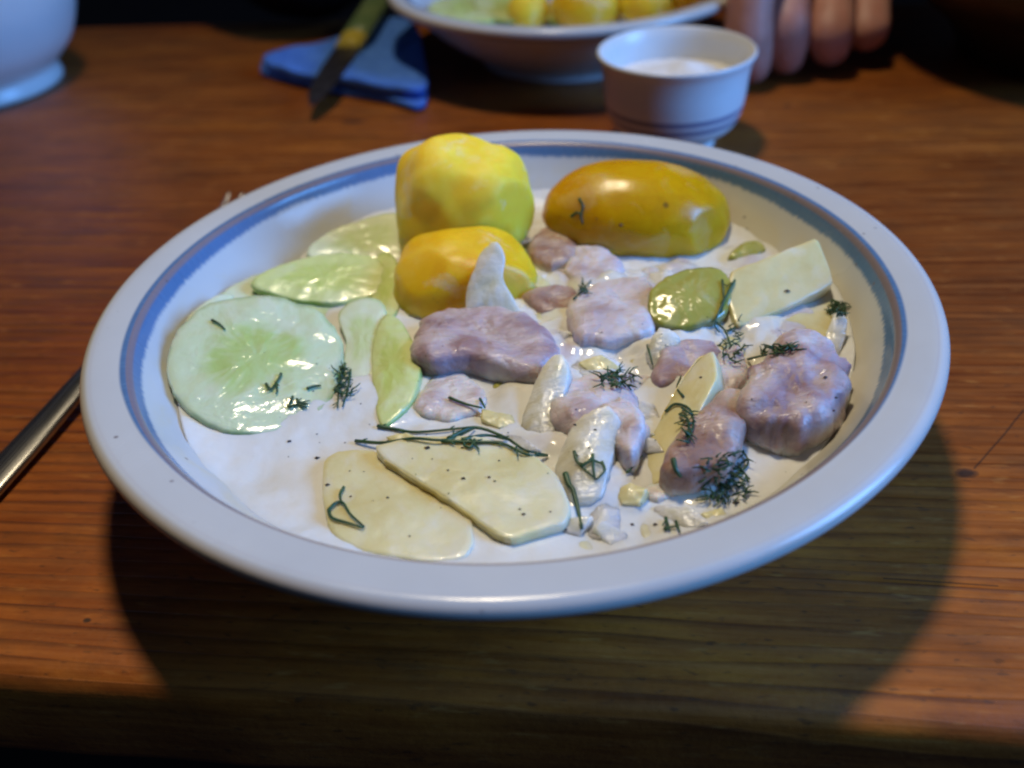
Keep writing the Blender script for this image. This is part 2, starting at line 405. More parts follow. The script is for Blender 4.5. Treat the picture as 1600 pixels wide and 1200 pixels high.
def other_mats():
    # brushed cutlery steel
    m, nt, b = new_mat('cutlery_steel', rough=0.24, metal=1.0)
    v = ocoord(nt, scale=(8, 500, 120))
    n = noisen(nt, v, 2.0, 3)
    lk(nt, ramp(nt, n, [(0.3, (0.42, 0.41, 0.39)), (0.7, (0.58, 0.565, 0.54))]), b.inputs['Base Color'])
    lk(nt, ramp(nt, n, [(0.3, 0.2), (0.7, 0.34)]), b.inputs['Roughness'])
    bump(nt, b, noisen(nt, ocoord(nt), 900, 2), 0.05, 0.0003)
    M['steel'] = m
    m, nt, b = new_mat('dark_blade_steel', rough=0.42, metal=0.85)
    lk(nt, ramp(nt, noisen(nt, ocoord(nt), 120, 3), [(0.3, (0.05, 0.045, 0.05)), (0.7, (0.10, 0.09, 0.095))]), b.inputs['Base Color'])
    M['blade'] = m
    m, nt, b = new_mat('handle_green', rough=0.4)
    lk(nt, ramp(nt, noisen(nt, ocoord(nt, scale=(1, 4, 1)), 60, 3), [(0.3, (0.085, 0.15, 0.06)), (0.7, (0.17, 0.22, 0.09))]), b.inputs['Base Color'])
    M['handle'] = m
    m, nt, b = new_mat('handle_yellow', rough=0.4)
    lk(nt, ramp(nt, noisen(nt, ocoord(nt), 80, 3), [(0.3, (0.40, 0.30, 0.03)), (0.7, (0.52, 0.42, 0.07))]), b.inputs['Base Color'])
    M['handle_yellow'] = m
    m, nt, b = new_mat('blue_cloth', rough=0.9)
    v = ocoord(nt)
    lk(nt, ramp(nt, noisen(nt, v, 90, 4), [(0.3, (0.05, 0.17, 0.66)), (0.7, (0.09, 0.26, 0.80))]), b.inputs['Base Color'])
    wv = nd(nt, 'ShaderNodeTexWave', {'bands_direction': 'X'}, Vector=v, Scale=500.0)
    wv2 = nd(nt, 'ShaderNodeTexWave', {'bands_direction': 'Y'}, Vector=v, Scale=500.0)
    bump(nt, b, mathn(nt, 'ADD', wv.outputs['Fac'], wv2.outputs['Fac']), 0.4, 0.0006)
    M['cloth'] = m
    m, nt, b = new_mat('brown_clay_glaze', rough=0.35)
    v = ocoord(nt)
    lk(nt, ramp(nt, noisen(nt, ocoord(nt, scale=(1, 1, 6)), 20, 4), [(0.3, (0.020, 0.010, 0.005)), (0.7, (0.045, 0.024, 0.010))]), b.inputs['Base Color'])
    M['clay'] = m
    m, nt, b = new_mat('black_knit', rough=0.95, spec=0.1)
    v = ocoord(nt)
    lk(nt, ramp(nt, noisen(nt, v, 200, 3), [(0.3, (0.003, 0.003, 0.004)), (0.7, (0.008, 0.008, 0.010))]), b.inputs['Base Color'])
    bump(nt, b, noisen(nt, v, 350, 2), 0.6, 0.002)
    M['knit'] = m
    m, nt, b = new_mat('skin', rough=0.45, sss=0.25, sss_r=(0.008, 0.003, 0.0015))
    v = ocoord(nt)
    lk(nt, ramp(nt, noisen(nt, v, 45, 4), [(0.3, (0.46, 0.20, 0.15)), (0.7, (0.60, 0.31, 0.25))]), b.inputs['Base Color'])
    bump(nt, b, noisen(nt, ocoord(nt, scale=(1, 1, 3)), 260, 3), 0.3, 0.0012)
    M['skin'] = m
    m, nt, b = new_mat('nail', rough=0.3)
    b.inputs['Base Color'].default_value = (0.55, 0.33, 0.27, 1)
    M['nail'] = m
    m, nt, b = new_mat('dark_floor', rough=0.7)
    lk(nt, ramp(nt, noisen(nt, ocoord(nt), 6, 3), [(0.3, (0.010, 0.009, 0.012)), (0.7, (0.02, 0.018, 0.022))]), b.inputs['Base Color'])
    M['floor'] = m
    # cup and bowl stoneware
    m, nt, b = new_mat('cup_stoneware', rough=0.28)
    v = ocoord(nt)
    sep = nd(nt, 'ShaderNodeSeparateXYZ', Vector=v)
    base = mixc(nt, noisen(nt, v, 40, 3), (0.60, 0.595, 0.58), (0.69, 0.685, 0.67))
    for zc, wd in ((0.0176, 0.0012), (0.0224, 0.0012)):
        d = mathn(nt, 'ABSOLUTE', mathn(nt, 'SUBTRACT', sep.outputs[2], zc))
        s = nd(nt, 'ShaderNodeMapRange', Value=d, From_Min=wd*0.7, From_Max=wd*1.5, To_Min=0.85, To_Max=0.0)
        base = mixc(nt, s.outputs[0], base, (0.05, 0.065, 0.19))
    lk(nt, base, b.inputs['Base Color'])
    bump(nt, b, noisen(nt, v, 60, 2), 0.1, 0.001)
    M['cup'] = m
    m, nt, b = new_mat('bowl_glaze', rough=0.3)
    v = ocoord(nt)
    lk(nt, mixc(nt, noisen(nt, v, 25, 3), (0.58, 0.58, 0.57), (0.68, 0.68, 0.67)), b.inputs['Base Color'])
    bump(nt, b, noisen(nt, v, 30, 2), 0.08, 0.0015)
    M['bowl'] = m

# ------------------------------------------------------------------ mesh helpers
def tag(o, label, cat, group=None):
    o['label'] = label
    o['category'] = cat
    if group:
        o['group'] = group
    return o
def link_mesh(name, verts, faces, mat, parent=None, loc=None, smooth=True, rad=None, ang=None):
    me = bpy.data.meshes.new(name)
    if loc is not None:
        lv = Vector(loc)
        verts = [Vector(v)-lv for v in verts]
    me.from_pydata([tuple(v) for v in verts], [], faces)
    if smooth:
        me.polygons.foreach_set('use_smooth', [True]*len(me.polygons))
    if rad is not None:
        a = me.attributes.new('rad', 'FLOAT', 'POINT')
        a.data.foreach_set('value', rad)
        if ang is not None:
            a = me.attributes.new('ang', 'FLOAT_VECTOR', 'POINT')
            a.data.foreach_set('vector', [c for q in ang for c in q])
    me.materials.append(mat)
    bm = bmesh.new()
    bm.from_mesh(me)
    bmesh.ops.recalc_face_normals(bm, faces=bm.faces)
    bm.to_mesh(me)
    bm.free()
    me.update()
    o = bpy.data.objects.new(name, me)
    col.objects.link(o)
    if loc is not None:
        o.location = loc
    if parent is not None:
        o.parent = parent
        if loc is not None:
            o.location = Vector(loc) - parent.location
    return o
def empty(name, loc):
    o = bpy.data.objects.new(name, None)
    col.objects.link(o)
    o.location = loc
    o.empty_display_size = 0.02
    return o
def smooth_closed(pts, n=56, sharp=0.0):
    """Catmull-Rom resampling of a closed outline, evenly along its length (sharp=1: straight cut edges)"""
    k = len(pts)
    out = []
    for i in range(k):
        p0, p1, p2, p3 = pts[i-1], pts[i], pts[(i+1) % k], pts[(i+2) % k]
        for s in range(16):
            t = s/16
            q = 0.5*((2*p1)+(p2-p0)*t+(2*p0-5*p1+4*p2-p3)*t*t+(3*p1-p0-3*p2+p3)*t*t*t)
            out.append(q.lerp(p1.lerp(p2, t), sharp))
    L = [0.0]
    for i in range(len(out)):
        L.append(L[-1]+(out[(i+1) % len(out)]-out[i]).length)
    res = []
    j = 0
    for q in range(n):
        d = L[-1]*q/n
        while L[j+1] < d:
            j += 1
        f = (d-L[j])/max(L[j+1]-L[j], 1e-9)
        res.append(out[j].lerp(out[(j+1) % len(out)], f))
    return res
def smooth_open(pts, per=8):
    pts = [pts[0]*2-pts[1]] + pts + [pts[-1]*2-pts[-2]]
    out = []
    for i in range(1, len(pts)-2):
        p0, p1, p2, p3 = pts[i-1], pts[i], pts[i+1], pts[i+2]
        for s in range(per):
            t = s/per
            out.append(0.5*((2*p1)+(p2-p0)*t+(2*p0-5*p1+4*p2-p3)*t*t+(3*p1-p0-3*p2+p3)*t*t*t))
    out.append(pts[-2])
    return out
def nz(p, s, seed=0.0):
    return noise.noise(Vector((p.x*s+seed*7.3, p.y*s-seed*3.1, p.z*s+seed*1.7)))
def lathe(name, prof, mat, parent=None, loc=(0, 0, 0), seg=128, wob=0.0, wob_z=0.0):
    verts, faces = [], []
    rings = []
    for (r, z) in prof:
        if r < 1e-6:
            rings.append([len(verts)])
            verts.append(Vector((0, 0, z)))
        else:
            ids = []
            for k in range(seg):
                a = 2*math.pi*k/seg
                rr = r*(1+wob*math.sin(2*a+0.6)+wob*0.6*math.sin(3*a+2))
                ids.append(len(verts))
                verts.append(Vector((rr*math.cos(a), rr*math.sin(a), z+wob_z*r*math.sin(2*a+1.1))))
            rings.append(ids)
    for a, b in zip(rings, rings[1:]):
        if len(a) == 1 and len(b) == 1:
            continue
        for k in range(seg):
            k2 = (k+1) % seg
            if len(a) == 1:
                faces.append((a[0], b[k], b[k2]))
            elif len(b) == 1:
                faces.append((a[k], b[0], a[k2]))
            else:
                faces.append((a[k], b[k], b[k2], a[k2]))
    o = link_mesh(name, verts, faces, mat)
    o.location = loc
    if parent is not None:
        o.parent = parent
    return o
def spline_prof(pts, per=6):
    return [(max(v.x, 0), v.y) for v in smooth_open([Vector((a, b, 0)) for a, b in pts], per)]
def tube(verts, faces, pts, r0, r1, seg=6, flat=1.0):
    n = len(pts)
    base = len(verts)
    prev = None
    for i, p in enumerate(pts):
        t = (pts[min(i+1, n-1)]-pts[max(i-1, 0)])
        t = t.normalized() if t.length > 1e-9 else Vector((1, 0, 0))
        ref = Vector((0, 0, 1)) if abs(t.z) < 0.9 else Vector((1, 0, 0))
        s = t.cross(ref).normalized()
        u = s.cross(t)
        r = r0+(r1-r0)*i/max(n-1, 1)
        for k in range(seg):
            a = 2*math.pi*k/seg
            verts.append(p+s*(r*math.cos(a))+u*(r*flat*math.sin(a)))
    for i in range(n-1):
        for k in range(seg):
            a = base+i*seg+k
            b2 = base+i*seg+(k+1) % seg
            faces.append((a, b2, b2+seg, a+seg))
    faces.append(tuple(base+k for k in range(seg))[::-1])
    faces.append(tuple(base+(n-1)*seg+k for k in range(seg)))

FOODS = []          # objects that can carry dill
BUMPS = []          # where sauce climbs a little
def ragged(out, seed, amt=0.035):
    c = sum(out, Vector())/len(out)
    res = []
    for p in out:
        d = p-c
        a = math.atan2(d.y, d.x)
        q = Vector((math.cos(a), math.sin(a), 0))
        k = 1+amt*noise.noise(q*2.3+Vector((seed, 0, seed*2)))+amt*0.7*noise.noise(q*6+Vector((0, seed, 1)))+amt*0.4*noise.noise(q*14+Vector((seed*3, 0, 1)))
        res.append(c+d*k)
    return res
def slab(name, mat, px, z, thick, label=None, cat=None, group=None, tilt=(0, 0), bulge=0.0006, rough=0.0004, curl=0.0, seed=1.0, bevel=0.0009, parent=None, n=72, carry=True, ragg=0.035, sharp=0.0, bend=0.0):
    """a slice: photo outline laid on a (tilted) plane at its real height, given thickness, rounded edges and an uneven face"""
    cx = sum(p[0] for p in px)/len(px)
    cy = sum(p[1] for p in px)/len(px)
    c0 = P(cx, cy, z)
    T = (c0.x, c0.y, tilt[0], tilt[1])
    out = ragged(smooth_closed([P(x, y, z, T) for x, y in px], n, sharp), seed, ragg)
    nrm = Vector((-tilt[0], -tilt[1], 1)).normalized()
    c = sum(out, Vector())/len(out)
    size = max((p-c).length for p in out)
    far_p = max(out, key=lambda p: (p-c).length)
    ax_l = (far_p-c).normalized()
    ax_t = nrm.cross(ax_l).normalized()
    half_t = max(abs((p-c).dot(ax_t)) for p in out)
    verts, faces, rad = [], [], []
    rows = []
    def add_row(s, dn, rv):
        ids = []
        for p in out:
            q = c+(p-c)*s
            d = (q-c).length/size
            w = nz(q, 520, seed)*rough*0.6 + nz(q, 260, seed)*rough + nz(q, 90, seed+3)*rough*1.8
            e = curl*((d)**2)-bend*((q-c).dot(ax_t)/half_t)**2-bend*0.4*max(0.0, (q-c).dot(ax_l)/size)**2
            q = q+nrm*(dn+w+e)
            ids.append(len(verts))
            verts.append(q)
            rad.append(rv)
        rows.append(ids)
    inset = max(0.70, 1-bevel/size)
    add_row(0.55, -thick, 1.0)
    add_row(inset, -thick, 1.0)
    add_row(1.0, -thick+bevel, 1.0)
    add_row(1.005, -thick*0.5, 1.0)
    add_row(1.0, -bevel, 1.0)
    add_row(1-(1-inset)*0.35, -bevel*0.3, 0.97)
    add_row(inset, 0.0, 0.93)
    for s in (0.93, 0.85, 0.76, 0.67, 0.58, 0.49, 0.40, 0.30, 0.20, 0.10):
        add_row(inset*s, bulge*(1-s*s), 0.93*s)
    for a, b in zip(rows, rows[1:]):
        for k in range(n):
            k2 = (k+1) % n
            faces.append((a[k], a[k2], b[k2], b[k]))
    faces.append(tuple(rows[0])[::-1])
    verts.append(c+nrm*bulge)
    rad.append(0.0)
    ci = len(verts)-1
    for k in range(n):
        faces.append((rows[-1][k], rows[-1][(k+1) % n], ci))
    base = c-nrm*thick
    ang = []
    for v_, r_ in zip(verts, rad):
        th_ = math.atan2((v_-c).dot(ax_t), (v_-c).dot(ax_l))
        ang.append((math.cos(th_), math.sin(th_), r_))
    o = link_mesh(name, verts, faces, mat, loc=tuple(base), rad=rad, ang=ang, parent=parent)
    if label:
        tag(o, label, cat, group)
    if carry:
        FOODS.append(o)
        BUMPS.append((c.x, c.y, size, c.z))
    o['_pl'] = 0
    del o['_pl']
    return o, T, z, nrm
def peel_strip(parent, px, T, z, thick, nrm, out_dir=None):
    """thin strip of peel along one edge of an apple slice"""
    pts = smooth_open([P(x, y, z, T) for x, y in px], 6)
    c = parent.location + nrm*thick
    verts, faces = [], []
    for p in pts:
        d = (p-c)
        d -= nrm*d.dot(nrm)
        d.normalize()
        jj = 0.0006*noise.noise(p*400)
        for (o_, h) in ((-0.0006, -0.0002), (-0.0001, 0.0002), (0.0003, -0.0004), (0.0003, -thick*0.4), (-0.0008, -thick*0.4)):
            verts.append(p+d*(o_+jj)+nrm*(h+jj*0.4))
    k = 5
    for i in range(len(pts)-1):
        for j in range(k):
            a = i*k+j
            b = i*k+(j+1) % k
            faces.append((a, b, b+k, a+k))
    faces.append(tuple(range(k)))
    faces.append(tuple((len(pts)-1)*k+j for j in range(k))[::-1])
    return link_mesh('peel', verts, faces, M['peel'], parent=parent, loc=tuple(parent.location))
def chunk(name, mat, px, z, h, label, cat, group=None, seed=1.0, lump=0.0016, power=4.6, floor=0.0115, lean=(0, 0), crease=0.0):
    """a lump of flesh: outline at height z, domed above, sides running down into the sauce"""
    NS = 96
    out = ragged(smooth_closed([P(x, y, z) for x, y in px], NS, 0.7), seed, 0.045)
    c = sum(out, Vector())/len(out)
    size = sum((p-c).length for p in out)/len(out)
    verts, faces = [], []
    rows = []
    prof = [(0.88, floor-z), (0.97, (floor-z)*0.55), (1.0, 0.0)]
    for s in (0.985, 0.96, 0.93, 0.89, 0.84, 0.78, 0.71, 0.64, 0.56, 0.48, 0.39, 0.30, 0.20, 0.10):
        prof.append((s, h*(1-s**power)**(1/power)))
    def disp(q):
        w = noise.noise(Vector((q.x*75+seed*5, q.y*75, q.z*75+seed)))*lump*1.4
        w += noise.noise(Vector((q.x*190, q.y*190+seed*3, q.z*190)))*lump*0.45
        w += noise.noise(Vector((q.x*430, q.y*300+seed*3, q.z*430)))*lump*0.20
        ca, sa = math.cos(seed*2), math.sin(seed*2)
        w += (0.5-abs(noise.noise(Vector(((q.x*ca+q.y*sa)*150+seed, (q.y*ca-q.x*sa)*480, seed)))))*lump*0.28
        w -= abs(noise.noise(Vector((q.x*60+seed, q.y*110+seed*2, 0.5))))*crease
        return w
    for (s, dz) in prof:
        ids = []
        for p in out:
            q = c+(p-c)*s
            q.z = z+dz
            q.x += lean[0]*dz
            q.y += lean[1]*dz
            dirn = (q-Vector((c.x, c.y, z-0.004))).normalized()
            q = q+dirn*disp(q)
            ids.append(len(verts))
            verts.append(q)
        rows.append(ids)
    n = NS
    for a, b in zip(rows, rows[1:]):
        for k in range(n):
            k2 = (k+1) % n
            faces.append((a[k], a[k2], b[k2], b[k]))
    faces.append(tuple(rows[0])[::-1])
    t = Vector((c.x+lean[0]*h, c.y+lean[1]*h, z+h))
    t.z += disp(t)
    verts.append(t)
    for k in range(n):
        faces.append((rows[-1][k], rows[-1][(k+1) % n], len(verts)-1))
    o = link_mesh(name, verts, faces, mat, loc=(c.x, c.y, floor))
    tag(o, label, cat, group)
    FOODS.append(o)
    BUMPS.append((c.x, c.y, size, z))
    return o
def potato(name, mat, c, radii, rot, label, cat='potato', group=None, seed=1.0, lump=0.10, taper=0.0, dents=(), cuts=(), sub=5, carry=True, square=1.0):
    bm = bmesh.new()
    bmesh.ops.create_icosphere(bm, subdivisions=sub, radius=1.0)
    rm = Matrix.Rotation(rot[2], 3, 'Z') @ Matrix.Rotation(rot[1], 3, 'Y') @ Matrix.Rotation(rot[0], 3, 'X')
    verts = []
    for v in bm.verts:
        p = v.co.copy()
        if square != 1.0:
            mx = (abs(p.x)**square+abs(p.y)**square+abs(p.z)**square)**(1/square)
            p = p/mx
        k = 1+lump*noise.noise(p*1.2+Vector((seed*9, 0, seed)))+lump*0.18*noise.noise(p*3.1+Vector((0, seed*5, 0)))+0.008*noise.noise(p*8+Vector((seed, 0, 3)))
        for (dv, depth, w) in dents:
            a = p.angle(Vector(dv))
            k -= depth*math.exp(-(a/w)**2)
        for (cv, lim) in cuts:               # a knife-peeled facet
            cvn = Vector(cv).normalized()
            d = p.dot(cvn)*k
            if d > lim:
                p = p-cvn*(d-lim)*0.85
        p = p*k
        t = 1+taper*p.x
        p = Vector((p.x*radii[0], p.y*radii[1]*t, p.z*radii[2]*t))
        verts.append(rm @ p)
    faces = [tuple(v.index for v in f.verts) for f in bm.faces]
    bm.free()
    zmin = min(v.z for v in verts)
    base = Vector((c.x, c.y, c.z+zmin))
    o = link_mesh(name, [v+c for v in verts], faces, mat, loc=tuple(base))
    tag(o, label, cat, group)
    if carry:
        FOODS.append(o)
        BUMPS.append((c.x, c.y, max(radii[0], radii[1]), 0.02))
    return o

# ------------------------------------------------------------------ the setting: floor, table
TYAW = -0.130
def table_local(p):
    d = Vector((p.x, p.y))
    c, s = math.cos(-TYAW), math.sin(-TYAW)
    return (d.x*c-d.y*s, d.x*s+d.y*c)
KNOTS = []
for (px, py, sx, sy) in ((1510, 739, 0.0036, 0.0023), (552, 190, 0.0085, 0.0028), (136, 969, 0.0012, 0.0009), (1340, 330, 0.002, 0.001), (1230, 165, 0.002, 0.002), (690, 940, .002, .001)):
    q = table_local(P(px, py, TZ))
    KNOTS.append((q[0], q[1], sx, sy))
CRACKS = []
for (x0, y0, x1, y1, wd) in ((1522, 732, 1600, 640, 0.00028), (1380, 905, 1560, 915, 0.00022)):
    q0, q1 = table_local(P(x0, y0, TZ)), table_local(P(x1, y1, TZ))
    CRACKS.append((q0[0], q0[1], q1[0], q1[1], wd))
M['wood'] = wood()
food_mats()
other_mats()

def build_table():
    near = table_local(P(800, 1108, TZ))[1]
    far = near+0.614
    t = empty('table', (0, 0, -0.74+TZ))
    tag(t, 'worn orange-brown pine table the food stands on', 'table')
    # rounded-edge board, subdivided a little so that its worn front edge is not ruler straight
    T = 0.036
    prof = [(near+0.004, -T), (near+0.0012, -T+0.002), (near, -T+0.006), (near, -0.0085), (near+0.0008, -0.0045), (near+0.0026, -0.0016), (near+0.006, -0.0002), (near+0.012, 0.0)]
    prof += [(far-0.012, 0.0), (far-0.004, -0.0012), (far, -0.006), (far, -T+0.004), (far-0.004, -T)]
    xs = [-0.95+1.9*i/240 for i in range(241)]
    verts, faces = [], []
    for x in xs:
        w = 0.0011*noise.noise(Vector((x*9, 0, 0)))+0.0006*noise.noise(Vector((x*40, 3, 0)))
        for (y, z) in prof:
            d = w*max(0.0, 1-(y-near)/0.02)
            verts.append(Vector((x, y+d, z+(0.5*d if z > -0.01 else 0))))
    k = len(prof)
    for i in range(len(xs)-1):
        for j in range(k):
            a = i*k+j
            b = i*k+(j+1) % k
            faces.append((a, a+k, b+k, b))
    faces.append(tuple(range(k)))
    faces.append(tuple((len(xs)-1)*k+j for j in range(k))[::-1])
    top = link_mesh('tabletop', verts, faces, M['wood'])
    top.parent = t
    top.location = (0, 0, 0.74)
    top.rotation_euler = (0, 0, TYAW)
    me = top.data
    for i, (lx, ly) in enumerate(((-0.85, near+0.08), (0.85, near+0.08), (-0.85, far-0.08), (0.85, far-0.08))):
        vs = [Vector((sx*0.03, sy*0.03, z)) for z in (0, 0.70) for sx, sy in ((-1, -1), (1, -1), (1, 1), (-1, 1))]
        fs = [(0, 1, 2, 3), (4, 5, 6, 7), (0, 1, 5, 4), (1, 2, 6, 5), (2, 3, 7, 6), (3, 0, 4, 7)]
        lg = link_mesh('leg', vs, fs, M['wood'], smooth=False)
        lg.parent = t
        c, s = math.cos(TYAW), math.sin(TYAW)
        lg.location = (lx*c-ly*s, lx*s+ly*c, 0.006)
        lg.rotation_euler = (0, 0, TYAW)
build_table()
fl = link_mesh('floor', [(-3, -3, -0.74+TZ), (3, -3, -0.74+TZ), (3, 4, -0.74+TZ), (-3, 4, -0.74+TZ)], [(0, 1, 2, 3)], M['floor'])
fl['kind'] = 'structure'

# ------------------------------------------------------------------ the plate
PR = 0.130
def plate_profile(s=1.0):
    outer = [(0.0, 0.0046), (0.052, 0.0046), (0.0575, 0.0040), (0.0600, 0.0007), (0.0625, 0.0), (0.0650, 0.0009), (0.0668, 0.0060), (0.080, 0.0125), (0.098, 0.0245), (0.1085, 0.0345), (0.1150, 0.0408), (0.1225, 0.0432), (0.1275, 0.0444), (0.1293, 0.0455)]
    lip = [(0.1301, 0.0471), (0.1298, 0.0486), (0.1287, 0.0497), (0.1268, 0.0502)]
    inner = [(0.122, 0.0498), (0.1188, 0.0494), (0.1172, 0.0492), (0.1161, 0.0485), (0.1151, 0.0471), (0.1132, 0.0433), (0.1090, 0.0373), (0.1030, 0.0310), (0.0950, 0.0262), (0.0840, 0.0238), (0.0600, 0.0228), (0.0, 0.0225)]
    return [(r*s, z) for r, z in spline_prof(outer+lip+inner, 4)]
def make_plate(name, loc, label, s=1.0):
    t = empty(name, loc)
    tag(t, label, 'plate', 'stoneware plates with a blue band')
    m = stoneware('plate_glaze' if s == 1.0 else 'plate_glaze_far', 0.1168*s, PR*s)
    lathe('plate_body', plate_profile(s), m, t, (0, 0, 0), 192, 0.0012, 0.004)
    return t
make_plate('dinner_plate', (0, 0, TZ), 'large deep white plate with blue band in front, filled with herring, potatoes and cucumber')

# ------------------------------------------------------------------ potatoes on the plate
potato('boiled_potato', M['potato_pale'], PY(720, 318, 0.060), (0.0252, 0.0205, 0.0232), (0.15, 0.10, 0.12), 'pale yellow boiled potato standing tallest at the far rim of the plate', group='boiled potatoes on the front plate', seed=2.1, lump=0.17, square=2.7, cuts=(((0.75, -0.6, 0.2), 0.98),), dents=(((0.10, -0.3, 1.0), 0.09, 0.35), ((-0.9, -0.2, 0.7), 0.10, 0.6)))
potato('boiled_potato', M['potato'], PY(724, 442, 0.029), (0.0250, 0.0190, 0.0178), (0.1, 0.04, -0.08), 'golden boiled potato with a white onion piece leaning on it, left of the herring', group='boiled potatoes on the front plate', seed=4.4, lump=0.12, square=2.7, cuts=(((0.55, -0.75, 0.4), 0.95), ((-0.5, -0.5, 0.8), 1.0)))
potato('boiled_potato', M['potato_smooth'], PY(994, 336, 0.062), (0.0350, 0.0235, 0.0196), (0, 0.10, -0.14), 'smooth shiny golden potato lying on its side behind the gherkin slice', group='boiled potatoes on the front plate', seed=7.7, lump=0.07, square=2.1, taper=0.05, dents=(((1, -0.3, 0.4), 0.05, 0.35),), cuts=(((0.85, -0.55, 0.2), 0.93),))

# ------------------------------------------------------------------ cucumber salad
G = 'cucumber slices of the salad'
cu = [
 ('cucumber_wet', [(262,560),(280,515),(318,482),(365,464),(420,462),(478,478),(520,508),(537,548),(530,600),(500,645),(450,668),(390,677),(330,666),(285,632),(266,596)], 0.0254, 0.0036, (-0.12, 0.15), 'big round wet cucumber slice nearest the left rim, glistening', 0.0010, 11),
 ('cucumber_green', [(392,444),(436,414),(506,398),(578,400),(612,430),(590,460),(522,474),(442,464)], 0.0246, 0.0034, (-0.06, 0.26), 'small cucumber slice lying behind the big round slice', 0.0008, 12),
 ('cucumber', [(478,398),(505,366),(556,346),(606,332),(640,345),(640,400),(590,412),(520,412)], 0.0252, 0.0034, (-0.15, 0.30), 'cucumber slice leaning on the far left wall of the plate', 0.0006, 13),
 ('cucumber', [(338,476),(366,444),(420,426),(480,430),(540,462),(560,490),(520,520),(430,510),(370,500)], 0.0195, 0.0026, (-0.15, 0.15), 'cucumber slice half hidden under the big round slice on its far side', 0.0006, 14),
 ('cucumber_green', [(580,560),(588,515),(604,490),(628,503),(648,540),(657,580),(646,622),(602,667),(586,632)], 0.0228, 0.0036, (0.14, 0.10), 'narrow yellow-green cucumber piece left of the large herring chunk', 0.0008, 15),
 ('cucumber_green', [(468,692),(490,673),(538,656),(560,654),(569,675),(541,691),(500,700)], 0.0182, 0.0024, (0, 0.02), 'small cucumber sliver in the cream below the big round slice', 0.0004, 16),
 ('cucumber', [(528,490),(560,468),(600,476),(606,540),(584,592),(556,604),(536,585),(540,535)], 0.0222, 0.0032, (0.05, 0.14), 'cucumber slice between the big round slice and the narrow green piece', 0.0006, 17),
 ('cucumber_green', [(586,404),(612,396),(626,440),(620,490),(598,502),(574,462)], 0.0225, 0.003, (0.2, 0.2), 'cucumber sliver pressed against the golden potato', 0.0005, 18),
 ('cucumber', [(420,470),(470,452),(540,452),(590,470),(604,512),(575,560),(520,560),(450,520)], 0.0188, 0.0024, (-0.05, 0.1), 'cucumber slice lying lowest in the middle of the salad, mostly covered', 0.0005, 25),
 ('cucumber_green', [(560,430),(600,410),(640,425),(640,500),(612,520),(575,500),(555,470)], 0.0200, 0.0028, (0.1, 0.15), 'cucumber slice tucked under the golden potato', 0.0005, 26),
 ('cucumber', [(498,590),(540,556),(590,566),(606,620),(588,662),(540,672),(505,640)], 0.0186, 0.0024, (0.05, 0.02), 'small pale cucumber slice sunk in dressing beside the dark dill tuft', 0.0005, 27),
 ('cucumber', [(282,520),(300,488),(338,462),(364,462),(356,482),(318,505),(296,532)], 0.0262, 0.0020, (-0.55, 0.2), 'pale curled cucumber edge against the left wall of the plate', 0.0004, 19),
]
for mt, px, z, th, ti, lab, bl, sd in cu:
    slab('cucumber_slice', M[mt], px, z, th, lab, 'cucumber slice', G, ti, bl, 0.0003 if sd != 11 else 0.0005, seed=sd, bevel=0.0008, curl=0.0006)

